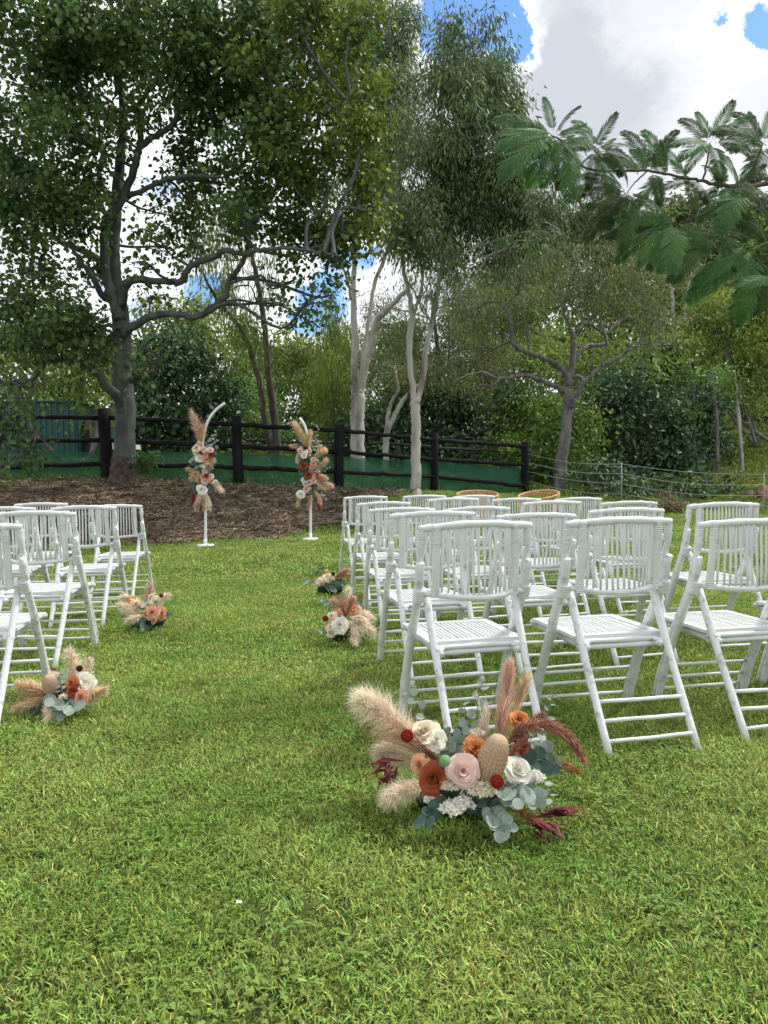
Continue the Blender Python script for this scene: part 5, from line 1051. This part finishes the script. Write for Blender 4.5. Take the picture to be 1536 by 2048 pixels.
spray(Ar, Q(882, 1525, -.02), [Q(722+RNG.uniform(0, 75), 1428+RNG.uniform(-8, 50), .02+RNG.uniform(-.06, .04)) for _ in range(34)], 'grass_red', hairs=26, hl=.014, label='fan of fine russet grass over the pampas')
plume(Ar, [Q(1010, 1490, .0), Q(1040, 1462, -.02), Q(1085, 1450, -.05), Q(1130, 1470, -.08), Q(1160, 1508, -.10)], .026, 1500, 'plume_red', fil=.16, ragged=.3, wf=.0016, t0=.05, label='arching red brown plume on the right')
plume(Ar, [Q(1008, 1495, .0), Q(1035, 1470, .02), Q(1062, 1448, .03), Q(1080, 1432, .03)], .022, 500, 'plume_red', fil=.2, wf=.0016)
plume(Ar, [Q(1030, 1508, .03), Q(1065, 1512, .03), Q(1110, 1522, .02), Q(1150, 1540, .0)], .022, 700, 'plume_gold', fil=.22, wf=.0012)
plume(Ar, [Q(990, 1585, -.10), Q(1015, 1605, -.12), Q(1045, 1625, -.14), Q(1085, 1650, -.17)], .016, 800, 'plume_gold', fil=.2, wf=.0012, label='golden brown seed head lying to the lower right')
plume(Ar, [Q(1015, 1530, -.02), Q(1030, 1500, -.03), Q(1050, 1480, -.04)], .02, 300, 'plume_red', fil=.25, wf=.0014)
rose(Ar, Q(867, 1556, -.13), .042, 'petal_rust', (-.25, -.85, .35), True, name='rose', label='rust red open rose')
rose(Ar, Q(926, 1542, -.15), .046, 'petal_blush', (-.05, -.9, .35), True, label='pale blush pink rose')
rose(Ar, Q(841, 1530, -.08), .030, 'petal_peach', (-.6, -.7, .3), True, label='small peach rose')
rose(Ar, Q(1034, 1542, -.10), .042, 'petal_white', (.3, -.6, .8), True, label='creamy white rose at the right')
rose(Ar, Q(848, 1466, .03), .043, 'petal_cream', (-.2, -.5, .9), True, label='cream rose lying on the pampas')
rose(Ar, Q(872, 1480, .01), .032, 'petal_white', (.3, -.8, .5), False)
rose(Ar, Q(950, 1500, -.07), .038, 'petal_orange', (0, -.8, .7), True, rag=.05, name='carnation', label='orange ruffled carnation')
rose(Ar, Q(1038, 1442, .03), .034, 'petal_orange', (.1, -.6, .9), True, label='orange bloom standing behind the plume')
rose(Ar, Q(1044, 1492, -.0), .026, 'petal_rust', (.5, -.8, .3), False); rose(Ar, Q(903, 1556, -.12), .022, 'petal_rust', (0, -.9, .1), False); rose(Ar, Q(965, 1520, -.04), .03, 'petal_orange', (0, -.8, .7), False, rag=.05)
banksia(Ar, Q(986, 1517, -.12), .155, .046, (.27, -.15, .92), label='large beige banksia cone leaning right')
pod(Ar, Q(814, 1472, -.06), .021, 'pod_red'); pod(Ar, Q(994, 1563, -.18), .021, 'pod_red')
mb = MB(); c = catmull([Q(814, 1474, -.055), Q(840, 1500, -.05), Q(870, 1530, -.04)], 5); tube(mb, c, .0012, 5); mb.obj('stem', M['stem'], Ar)
bm = bmesh.new(); bmesh.ops.create_icosphere(bm, subdivisions=3, radius=.02); me = bpy.data.meshes.new('green_bud'); bm.to_mesh(me); bm.free(); me.materials.append(M['green_ball']); me.polygons.foreach_set('use_smooth', [True]*len(me.polygons)); link('bud', me, Ar, Matrix.Translation(Vector(Q(890, 1523, -.13))))
for (x, y, dy, r, n, m) in ((900, 1572, -.15, .030, 150, 'filler'), (962, 1582, -.15, .045, 320, 'filler'), (940, 1590, -.10, .03, 120, 'filler'), (866, 1600, -.12, .024, 100, 'filler_white'), (905, 1620, -.18, .036, 170, 'filler_white'), (928, 1610, -.17, .03, 130, 'filler_white'), (1070, 1556, -.06, .028, 120, 'filler_white'), (955, 1468, .03, .022, 90, 'filler'), (1010, 1575, -.06, .03, 100, 'filler')):
    filler(Ar, Q(x, y, dy), r, n, m, .011 if m == 'filler_white' else .009)
# eucalyptus: sprigs with their round leaves
sprig(Ar, [Q(1010, 1570, -.12), Q(1030, 1585, -.16), Q(1045, 1600, -.2)], 8, .058, asp=1.0, label='large leaved eucalyptus at the lower right')
sprig(Ar, [Q(1040, 1580, -.10), Q(1065, 1590, -.14), Q(1072, 1612, -.17)], 7, .045)
sprig(Ar, [Q(980, 1610, -.14), Q(990, 1632, -.18), Q(1018, 1660, -.22)], 11, .046, asp=1.0)
sprig(Ar, [Q(975, 1625, -.15), Q(990, 1650, -.20), Q(1010, 1665, -.22)], 7, .042)
sprig(Ar, [Q(1035, 1520, .02), Q(1068, 1510, .03), Q(1105, 1512, .02)], 8, .058)
sprig(Ar, [Q(1040, 1530, .0), Q(1080, 1520, -.0), Q(1110, 1528, -.01)], 6, .05, 'euc_dark')
sprig(Ar, [Q(900, 1520, .0), Q(895, 1490, .03), Q(880, 1462, .05)], 6, .045); sprig(Ar, [Q(905, 1520, .03), Q(915, 1485, .05), Q(930, 1450, .08)], 7, .048)
sprig(Ar, [Q(915, 1510, .05), Q(905, 1500, .06), Q(895, 1480, .07)], 7, .055, 'euc_dark'); sprig(Ar, [Q(940, 1500, .06), Q(925, 1490, .07), Q(912, 1470, .08)], 7, .055, 'euc_dark')
sprig(Ar, [Q(950, 1480, .08), Q(952, 1440, .10), Q(958, 1390, .12), Q(966, 1362, .12)], 7, .036); sprig(Ar, [Q(945, 1480, .07), Q(938, 1440, .10), Q(925, 1405, .12)], 6, .040, asp=.6)
sprig(Ar, [Q(880, 1500, .06), Q(852, 1440, .10), Q(830, 1400, .12), Q(812, 1380, .12)], 7, .034); sprig(Ar, [Q(1060, 1480, .05), Q(1085, 1450, .08), Q(1100, 1412, .1), Q(1104, 1390, .1)], 8, .03, asp=.6)
sprig(Ar, [Q(900, 1595, -.12), Q(880, 1610, -.15), Q(862, 1630, -.18), Q(844, 1652, -.22)], 14, .034, 'euc_dark', label='dark eucalyptus sprig trailing to the lower left')
sprig(Ar, [Q(930, 1600, -.12), Q(945, 1605, -.14), Q(965, 1600, -.16)], 6, .04, 'euc_dark'); sprig(Ar, [Q(955, 1600, -.10), Q(970, 1612, -.13), Q(985, 1615, -.15)], 5, .04, 'euc_dark')
sprig(Ar, [Q(1085, 1560, -.06), Q(1100, 1590, -.09), Q(1110, 1612, -.12)], 5, .035, asp=.6)
for _ in range(15):
    ribbonleaf(Ar, Q(1060+RNG.uniform(0, 50), 1625+RNG.uniform(-8, 14), -.12), Q(1120+RNG.uniform(0, 76), 1622+RNG.uniform(-12, 16), -.16+RNG.uniform(-.03, .04)), .009)
for _ in range(11): ribbonleaf(Ar, Q(1045+RNG.uniform(0, 30), 1640+RNG.uniform(-10, 20), -.17), Q(1085+RNG.uniform(0, 55), 1672+RNG.uniform(-14, 22), -.25), .008)
for _ in range(15): ribbonleaf(Ar, Q(780+RNG.uniform(-20, 30), 1540+RNG.uniform(-20, 30), .04), Q(738+RNG.uniform(-8, 50), 1560+RNG.uniform(-34, 30), .0+RNG.uniform(-.03, .04)), .006)

# --- smaller arrangements: element lists in photograph pixels
def arrangement(label, group, Y, spec, cat='flower arrangement', base=None, origin=None, dsc=1.0, hb=True):
    o0 = origin or base; c = P(o0[0], o0[1], Y); t = thing('floral_arrangement', label, cat, (c.x, Y, float(hgt(c.x, Y)) if hb else c.z), group); k = Y/FPX
    def q(x, y, d=0.0): return np.array(P(x, y, Y+d*dsc))
    if base: g = float(hgt(c.x, Y)); link('floral_base', FOAM, t, Matrix.Translation(Vector((c.x, Y+.05, g+.05))) @ Matrix.Diagonal((base[2]*k, .10, .07, 1)))
    if not base:
        ex = [q_ for q_ in spec if q_[0] == 'rose']; spec = list(spec)
        for q_ in ex:
            a_ = RNG.uniform(0, 6.28); spec.append(('sprig', 'euc' if RNG.uniform() < .5 else 'euc_dark', [(q_[2], q_[3], -.06), (q_[2]+10*math.cos(a_), q_[3]+8*math.sin(a_), -.07), (q_[2]+19*math.cos(a_), q_[3]+15*math.sin(a_), -.07)], 7, 9))
            if RNG.uniform() < .4: spec.append(('plume', ['pampas_tan', 'pampas_pink', 'pampas'][RNG.integers(0, 3)], [(q_[2], q_[3], -.06), (q_[2]-9*math.cos(a_), q_[3]-7*math.sin(a_)+2, -.08), (q_[2]-20*math.cos(a_), q_[3]-14*math.sin(a_)+6, -.08)], 7, 220, .5))
    for s in spec:
        kind = s[0]
        if kind == 'plume': _, m, pts, w, n = s[:5]; f = s[5] if len(s) > 5 else .34; plume(t, [q(*p) for p in pts], w*k, n, m, fil=f, wf=.0009+.00022*Y, droop=.2)
        elif kind == 'rose': _, m, x, y, d, r = s[:6]; rose(t, q(x, y, d), r*k, m, s[6] if len(s) > 6 else (RNG.normal()*.35, -.85, .45), False, rag=(s[7] if len(s) > 7 else 0))
        elif kind == 'pod': pod(t, q(*s[2:5]), s[5]*k, s[1])
        elif kind == 'cone': banksia(t, q(*s[2:5]), s[5]*k, s[6]*k, s[7], s[1])
        elif kind == 'fill': filler(t, q(*s[2:5]), s[5]*k, s[6], s[1], .006+.0018*Y)
        elif kind == 'sprig': sprig(t, [q(*p) for p in s[2]], s[3], s[4]*k, s[1], s[5] if len(s) > 5 else 1.0)
        elif kind == 'spray': _, m, b, tips, n = s; spray(t, q(*b), [q(tips[0]+RNG.uniform(-1, 1)*tips[2], tips[1]+RNG.uniform(-1, 1)*tips[3], b[2]+RNG.uniform(-.05, .05)) for _ in range(n)], m, wf=.0006+.0002*Y, hairs=12, hl=.02)
        elif kind == 'leaf':
            _, x, y, x2, y2, n, sp = s
            for _ in range(n): ribbonleaf(t, q(x+RNG.uniform(-1, 1)*sp, y+RNG.uniform(-1, 1)*sp*.5, 0), q(x2+RNG.uniform(-1, 1)*sp, y2+RNG.uniform(-1, 1)*sp, 0), 1.6*k)
    return t
GG = 'ground flower arrangements along the aisle'
arrangement('ground flower arrangement nearest the left photo edge, with banksia cone and white rose', GG, 3.5, [
 ('plume', 'pampas', [(135, 1395, .05), (140, 1365, .08), (148, 1335, .1), (140, 1308, .1)], 26, 900, .3), ('plume', 'pampas', [(160, 1375, .1), (172, 1350, .12), (178, 1325, .12)], 14, 350, .4),
 ('plume', 'pampas_tan', [(150, 1400, -.05), (175, 1395, -.06), (205, 1380, -.08)], 14, 500, .4), ('plume', 'pampas', [(100, 1390, -.1), (98, 1410, -.12), (96, 1440, -.16)], 14, 600, .4),
 ('spray', 'grass_red', (104, 1392, -.02), (55, 1400, 22, 34), 60), ('plume', 'pampas_tan', [(100, 1388, .0), (78, 1378, .0), (45, 1370, .0)], 20, 600, .5), ('plume', 'pampas_tan', [(100, 1395, -.02), (75, 1402, -.03), (42, 1412, -.04)], 14, 500, .5),
 ('cone', 'banksia', 100, 1368, -.05, 40, 16, (.1, -.25, .95)), ('pod', 'pod_black', 159, 1337, -.05, 6.5), ('rose', 'petal_white', 170, 1365, -.05, 19), ('rose', 'petal_white', 163, 1378, -.08, 14), ('rose', 'petal_orange', 143, 1366, -.08, 12), ('rose', 'petal_rust', 147, 1382, -.1, 13, (0, -.9, .4), .06),
 ('rose', 'petal_peach', 163, 1395, -.12, 15), ('rose', 'petal_peach', 172, 1385, -.06, 12), ('sprig', 'euc', [(125, 1385, -.06), (122, 1365, -.04), (120, 1345, .0)], 8, 17, .6), ('sprig', 'euc', [(118, 1395, -.1), (112, 1400, -.12), (110, 1412, -.14)], 5, 24),
 ('sprig', 'euc', [(130, 1400, -.1), (142, 1408, -.14), (150, 1420, -.17)], 8, 27), ('sprig', 'euc', [(122, 1410, -.1), (128, 1425, -.14), (132, 1440, -.16)], 5, 20), ('sprig', 'euc_dark', [(95, 1410, -.02), (75, 1418, -.04), (60, 1425, -.05)], 9, 20), ('sprig', 'euc_dark', [(150, 1405, .0), (175, 1400, .0), (200, 1388, .0)], 7, 16),
 ('fill', 'filler', 128, 1395, -.12, 7, 40), ('fill', 'filler', 110, 1350, .05, 9, 60), ('plume', 'grass_red', [(118, 1360, .05), (112, 1345, .06), (105, 1338, .06)], 6, 80, .4)], base=(125, 1425, 40))
arrangement('ground flower arrangement with a peach rose and pink plume, left of the aisle', GG, 5.5, [
 ('plume', 'pampas', [(285, 1225, -.05), (268, 1222, -.08), (245, 1212, -.1)], 16, 420, .5), ('plume', 'pampas', [(285, 1228, -.1), (272, 1235, -.14), (258, 1240, -.18)], 14, 420, .5), ('plume', 'pampas', [(280, 1215, .0), (262, 1200, .0), (250, 1196, .0)], 11, 300, .5), ('plume', 'pampas', [(285, 1215, -.03), (275, 1205, -.05), (265, 1210, -.06)], 14, 300, .6),
 ('plume', 'pampas_pink', [(292, 1215, .02), (296, 1195, .04), (300, 1172, .05)], 15, 420, .4), ('plume', 'pampas', [(300, 1210, .0), (318, 1200, -.02), (333, 1192, -.03)], 8, 260, .4), ('cone', 'banksia_gold', 262, 1200, -.02, 20, 9, (-.3, -.3, .9)),
 ('pod', 'pod_red', 322, 1191, -.05, 4.5), ('pod', 'pod_red', 296, 1220, -.12, 4.5), ('rose', 'petal_peach', 305, 1226, -.15, 12.5), ('rose', 'petal_peach', 322, 1227, -.1, 11), ('rose', 'petal_peach', 292, 1227, -.14, 7), ('rose', 'petal_peach', 308, 1240, -.18, 7), ('rose', 'petal_cream', 312, 1205, -.04, 12), ('rose', 'petal_cream', 303, 1196, .0, 9),
 ('sprig', 'euc_dark', [(288, 1235, -.14), (290, 1245, -.18), (288, 1258, -.22)], 6, 14), ('sprig', 'euc_dark', [(320, 1230, .0), (332, 1230, -.02), (342, 1228, -.03)], 6, 12), ('sprig', 'euc', [(270, 1235, -.05), (255, 1238, -.08), (240, 1232, -.1)], 6, 11), ('sprig', 'euc', [(285, 1222, -.1), (290, 1210, -.08), (293, 1200, -.06)], 5, 10), ('fill', 'filler', 285, 1212, -.08, 8, 60), ('fill', 'filler', 318, 1215, -.05, 8, 60)], base=(290, 1240, 36))
arrangement('ground flower arrangement with a russet grass fan over peach blooms, right of the aisle', GG, 5.0, [
 ('plume', 'pampas', [(700, 1235, -.05), (718, 1240, -.08), (742, 1262, -.14)], 17, 600, .5), ('plume', 'pampas', [(698, 1240, -.08), (708, 1255, -.12), (710, 1280, -.18)], 15, 520, .5), ('plume', 'pampas', [(700, 1232, .0), (722, 1228, .0), (740, 1235, .0)], 13, 420, .5), ('plume', 'pampas', [(695, 1222, .05), (697, 1200, .06), (697, 1184, .06)], 8, 200, .5),
 ('plume', 'pampas_pink', [(690, 1232, .0), (680, 1212, .0), (672, 1205, .0)], 12, 260, .6), ('spray', 'grass_red', (691, 1238, -.14), (690, 1196, 20, 8), 40), ('rose', 'petal_peach', 675, 1232, -.03, 16, (-.3, -.8, .5), .05), ('rose', 'petal_peach', 705, 1218, .0, 14, (.2, -.8, .5), .05), ('rose', 'petal_peach', 690, 1212, .03, 12, (0, -.8, .6), .05),
 ('cone', 'banksia', 707, 1203, .03, 24, 8.5, (.1, -.2, .95)), ('pod', 'pod_red', 651, 1237, -.08, 6), ('rose', 'petal_white', 680, 1250, -.16, 14, (0, -.9, .4)), ('fill', 'filler_white', 680, 1266, -.18, 10, 70), ('fill', 'filler', 664, 1262, -.15, 10, 70), ('rose', 'petal_blush', 662, 1255, -.14, 9), ('fill', 'filler', 660, 1272, -.17, 8, 50), ('rose', 'petal_cream', 664, 1232, -.08, 9),
 ('sprig', 'euc', [(668, 1218, -.02), (655, 1208, -.03), (643, 1197, -.04)], 8, 8), ('sprig', 'euc', [(665, 1255, -.1), (650, 1260, -.13), (636, 1266, -.16)], 7, 9, .6), ('sprig', 'euc_dark', [(705, 1220, .08), (715, 1215, .1), (720, 1210, .1)], 5, 12), ('sprig', 'euc_dark', [(700, 1270, -.05), (725, 1272, -.05), (750, 1275, -.06)], 8, 10), ('sprig', 'euc', [(692, 1212, .05), (688, 1195, .06), (684, 1182, .06)], 6, 6)], base=(688, 1268, 34))
arrangement('smallest and farthest ground flower arrangement, low cream blooms with an orange banksia', GG, 7.2, [
 ('fill', 'filler', 650, 1163, -.1, 13, 120), ('fill', 'filler', 640, 1168, -.12, 9, 70), ('fill', 'filler', 660, 1158, -.08, 9, 70), ('rose', 'petal_cream', 655, 1156, -.08, 10, (0, -.6, .8), .06), ('rose', 'petal_cream', 645, 1160, -.1, 8, (0, -.6, .8), .06), ('rose', 'petal_blush', 636, 1163, -.1, 6),
 ('cone', 'banksia_gold', 654, 1146, .0, 15, 6.5, (-.4, -.3, .8)), ('pod', 'pod_black', 666, 1148, -.08, 3.8), ('plume', 'pampas_pink', [(668, 1157, -.02), (680, 1148, -.03), (693, 1140, -.04)], 8, 300, .45), ('spray', 'grass_red', (667, 1158, -.08), (690, 1146, 8, 7), 24), ('plume', 'pampas_tan', [(675, 1156, .0), (688, 1152, .0), (698, 1150, .0)], 6, 160, .5),
 ('sprig', 'euc', [(634, 1166, -.05), (620, 1165, -.07), (608, 1166, -.08)], 9, 7), ('sprig', 'euc', [(650, 1174, -.1), (660, 1178, -.14), (675, 1178, -.16)], 9, 9), ('sprig', 'euc_dark', [(670, 1165, -.04), (680, 1165, -.05), (692, 1168, -.06)], 9, 9), ('sprig', 'euc_dark', [(650, 1150, .05), (643, 1140, .06), (641, 1130, .06)], 7, 6, 1.0), ('sprig', 'euc_dark', [(640, 1152, .0), (634, 1147, .0), (629, 1146, .0)], 5, 6), ('sprig', 'euc_dark', [(675, 1160, -.1), (668, 1172, -.12), (655, 1180, -.14)], 7, 10)], base=(660, 1180, 28))

# --- the two curved stands with their hanging flower clusters
def stand(Y, basepx, path, lb):
    b = P(basepx[0], basepx[1], Y); gz = float(hgt(b.x, b.y)); t = thing('arch_stand', lb, 'flower stand', (b.x, b.y, gz), 'curved white flower stands at the end of the aisle')
    r = 35*.5*Y/FPX; mb = MB(); a = np.linspace(0, 2*math.pi, 33)[:-1]
    prof = [(r, 0), (r, .018), (r*.93, .028), (0.02, .034)]
    V = [(b.x+q*math.cos(k), b.y+q*math.sin(k), gz+.012+z) for q, z in prof for k in a]; mb.add(V, [(32*j+i, 32*j+(i+1) % 32, 32*j+32+(i+1) % 32, 32*j+32+i) for j in range(3) for i in range(32)]+[tuple(range(96, 128))]); mb.obj('base_plate', M['metal_white'], t)
    pts = [(b.x, b.y, gz+.03)]+[tuple(P(x, y, Y)) for x, y in path]; c = catmull(pts, 8); mb = MB(); tube(mb, c, .024, 12); mb.obj('pole', M['metal_white'], t); mb = MB(); tube(mb, [c[0], c[0]+np.array((0, 0, .10))], .032, 12); mb.obj('socket', M['metal_white'], t)
stand(12.9, (411, 1091), [(411, 1040), (409, 960), (406, 910), (406, 880), (411, 855), (420, 835), (433, 819), (450, 806)], 'left curved white metal stand, its bare tip bending up to the right')
stand(14.0, (621, 1079), [(621, 1030), (620, 960), (619, 910), (617, 880), (611, 856), (604, 842), (599, 836)], 'right curved white metal stand, its bare tip bending up to the left')
GA = 'flower clusters hung on the curved stands'
R_ = lambda m, x, y, r, d=-.14: ('rose', m, x, y, d, r)
arrangement('tall flower cluster tied on the left stand, three white blooms down its front', GA, 12.9, [
 ('plume', 'pampas_pink', [(398, 885, -.05), (396, 865, -.05), (388, 840, -.05)], 13, 420, .4), ('plume', 'pampas_tan', [(403, 888, -.04), (404, 870, -.04), (406, 855, -.04)], 11, 300, .4), ('plume', 'pampas_pink', [(400, 880, 0), (398, 855, 0), (386, 828, 0)], 7, 240, .4),
 ('cone', 'banksia', 398, 889, -.1, 13, 6, (0, -.2, 1)), R_('petal_cream', 393, 896, 8), R_('petal_blush', 407, 899, 6), R_('petal_blush', 421, 901, 6), R_('petal_blush', 394, 907, 6), R_('petal_peach', 411, 911, 6), R_('petal_rust', 422, 908, 6), R_('petal_rust', 402, 903, 5), R_('petal_white', 400, 917, 8), R_('petal_orange', 421, 915, 5), R_('petal_peach', 413, 920, 5),
 ('sprig', 'euc_dark', [(400, 922, -.1), (392, 925, -.12), (382, 926, -.1)], 9, 8), ('sprig', 'euc', [(405, 925, -.1), (398, 930, -.12), (390, 935, -.1)], 9, 8), ('sprig', 'euc_dark', [(402, 930, -.08), (410, 928, -.1), (418, 925, -.1)], 8, 8), ('sprig', 'euc', [(412, 890, -.02), (425, 875, -.03), (440, 850, -.03)], 12, 6), ('sprig', 'euc', [(415, 895, -.02), (428, 885, -.03), (438, 880, -.03)], 8, 5), ('sprig', 'euc_dark', [(414, 900, 0), (424, 890, 0), (432, 872, 0)], 9, 6),
 ('plume', 'pampas_pink', [(412, 938, -.08), (420, 930, -.1), (426, 922, -.1)], 9, 260, .5), ('plume', 'pampas_pink', [(400, 945, -.06), (388, 942, -.08), (378, 938, -.08)], 7, 200, .5), ('plume', 'pampas_tan', [(400, 955, -.06), (392, 948, -.08), (384, 955, -.08)], 8, 260, .6), ('plume', 'pampas_tan', [(405, 950, -.1), (398, 952, -.12), (394, 960, -.12)], 9, 240, .6),
 R_('petal_rust', 412, 951, 6), R_('petal_peach', 406, 954, 6), R_('petal_blush', 421, 953, 6), R_('petal_blush', 411, 962, 7), R_('petal_peach', 423, 962, 5), R_('petal_orange', 399, 960, 5), R_('petal_blush', 409, 943, 5), R_('petal_white', 403, 979, 9.5, -.18),
 ('plume', 'pampas', [(422, 962, -.05), (432, 970, -.06), (443, 980, -.06)], 7, 220, .5), ('sprig', 'euc_dark', [(412, 968, -.08), (420, 973, -.1), (427, 978, -.1)], 8, 8), ('sprig', 'euc_dark', [(396, 968, -.06), (390, 975, -.06), (386, 985, -.06)], 7, 6), ('plume', 'pampas_pink', [(402, 985, -.06), (397, 1000, -.06), (394, 1012, -.06)], 9, 260, .5), ('plume', 'pampas', [(410, 982, -.04), (415, 998, -.04), (418, 1012, -.04)], 6, 200, .5),
 ('plume', 'pampas_pink', [(406, 985, -.02), (407, 1002, -.02), (408, 1016, -.02)], 7, 200, .5), ('leaf', 388, 985, 385, 1012, 10, 4), ('leaf', 404, 995, 408, 1040, 14, 4), ('leaf', 400, 990, 402, 1022, 8, 4), ('sprig', 'euc', [(395, 915, -.12), (386, 918, -.14), (380, 924, -.14)], 6, 7), ('fill', 'filler_white', 408, 935, -.12, 7, 30), ('fill', 'filler', 415, 930, -.12, 6, 25)],
 origin=(405, 930), hb=False)
arrangement('tall flower cluster tied on the right stand, one white bloom at its lower left', GA, 14.0, [
 ('plume', 'pampas_tan', [(612, 895, -.05), (605, 875, -.05), (594, 853, -.05)], 10, 420, .4), ('plume', 'pampas_tan', [(616, 897, -.04), (619, 880, -.04), (620, 866, -.04)], 8, 300, .4), ('plume', 'pampas_pink', [(608, 900, -.02), (598, 895, -.03), (586, 892, -.03)], 6, 200, .5), ('plume', 'pampas_tan', [(610, 890, 0), (603, 870, 0), (590, 850, 0)], 7, 240, .4),
 ('cone', 'banksia', 602, 897, -.08, 9, 5, (-.2, -.2, 1)), ('cone', 'banksia', 620, 902, -.08, 10, 4, (.1, -.2, 1)), R_('petal_blush', 600, 902, 6), R_('petal_white', 608, 910, 7), R_('petal_rust', 608, 932, 7), R_('petal_peach', 627, 927, 5.5), R_('petal_blush', 627, 919, 5), R_('petal_rust', 617, 950, 7), R_('petal_peach', 624, 934, 5), R_('petal_blush', 628, 962, 6), R_('petal_blush', 618, 965, 6.5), R_('petal_white', 607, 961, 5), R_('petal_blush', 613, 979, 7), R_('petal_white', 602, 989, 8, -.18), R_('petal_blush', 628, 953, 5), R_('petal_orange', 634, 950, 5), R_('petal_blush', 611, 968, 5), R_('petal_rust', 605, 925, 4),
 ('plume', 'pampas_tan', [(628, 920, -.06), (638, 908, -.07), (648, 902, -.07)], 9, 300, .45), ('plume', 'pampas_tan', [(628, 915, -.08), (636, 905, -.09), (640, 896, -.09)], 7, 220, .5), ('plume', 'pampas_pink', [(630, 938, -.06), (642, 930, -.07), (650, 922, -.07)], 7, 220, .5), ('plume', 'pampas_pink', [(630, 958, -.06), (644, 965, -.07), (659, 970, -.07)], 9, 340, .5), ('plume', 'pampas_tan', [(628, 950, -.06), (640, 952, -.07), (650, 955, -.07)], 7, 260, .5), ('plume', 'pampas', [(632, 965, -.03), (645, 975, -.04), (655, 972, -.04)], 6, 160, .5),
 ('plume', 'pampas_tan', [(628, 980, -.06), (636, 992, -.06), (640, 1005, -.06)], 8, 300, .4), ('plume', 'pampas_pink', [(622, 985, -.04), (620, 998, -.04), (619, 1010, -.04)], 7, 220, .45), ('sprig', 'euc', [(620, 900, -.02), (630, 880, -.03), (637, 852, -.03)], 11, 5.5), ('sprig', 'euc', [(622, 905, -.02), (632, 890, -.03), (640, 882, -.03)], 8, 6), ('sprig', 'euc_dark', [(615, 940, -.1), (605, 945, -.12), (598, 942, -.12)], 9, 7), ('sprig', 'euc', [(620, 942, -.12), (628, 942, -.13), (640, 938, -.12)], 10, 7), ('sprig', 'euc_dark', [(618, 915, -.08), (608, 918, -.1), (598, 912, -.1)], 9, 7),
 ('sprig', 'euc', [(625, 945, -.05), (645, 942, -.06), (660, 935, -.06)], 9, 5, .6), ('sprig', 'euc_dark', [(614, 955, -.1), (606, 960, -.1), (600, 955, -.1)], 7, 7), ('sprig', 'euc_dark', [(608, 990, -.08), (603, 998, -.08), (600, 1003, -.08)], 6, 7), ('sprig', 'euc', [(640, 985, -.02), (648, 992, -.02), (654, 998, -.02)], 6, 5), ('sprig', 'euc_dark', [(625, 968, -.08), (622, 980, -.08), (618, 990, -.08)], 8, 8), ('leaf', 640, 990, 646, 1015, 9, 4), ('leaf', 636, 1000, 640, 1024, 6, 3), ('fill', 'filler_white', 615, 905, -.1, 6, 25), ('fill', 'filler', 618, 972, -.12, 6, 25)],
 origin=(620, 930), hb=False)

# --- petals and small litter lying on the lawn
LP = [(470, 1833, .022, 'petal_white', 'white curled petal lying on the foreground lawn'), (232, 1376, .02, 'petal_white', 'white petal on the lawn beside the left edge arrangement'), (290, 1260, .022, 'petal_white', 'small white petal below the peach rose arrangement at the left aisle'), (620, 1330, .02, 'petal_white', 'faint white petal in the middle of the aisle'),
      (504, 1105, .03, 'petal_white', 'tiny white petal on the far lawn between the flower stands'), (615, 1098, .03, 'pod_black', 'tiny dark fallen leaf on the far lawn near the right flower stand')]
for (x, y, s, m, lb) in LP:
    d = (P(x, y, 10)-EYE); k = -EYE.z/d.z; p = EYE+d*k; V, F = petal(0, .2, .9, 0, .5, .8, .2); mb = MB(); mb.add(V, F)
    me = mb.mesh('petal', M[m]); o = link('fallen_petal', me, None, Matrix.Translation((p.x, p.y, float(hgt(p.x, p.y))+.028)) @ Matrix.Rotation(RNG.uniform(0, 6), 4, 'Z') @ Matrix.Rotation(.35, 4, 'Y') @ Matrix.Scale(s*.75, 4)); tag(o, lb, 'petal' if m != 'pod_black' else 'leaf')
    if m == 'pod_black': o.name = 'fallen_leaf'
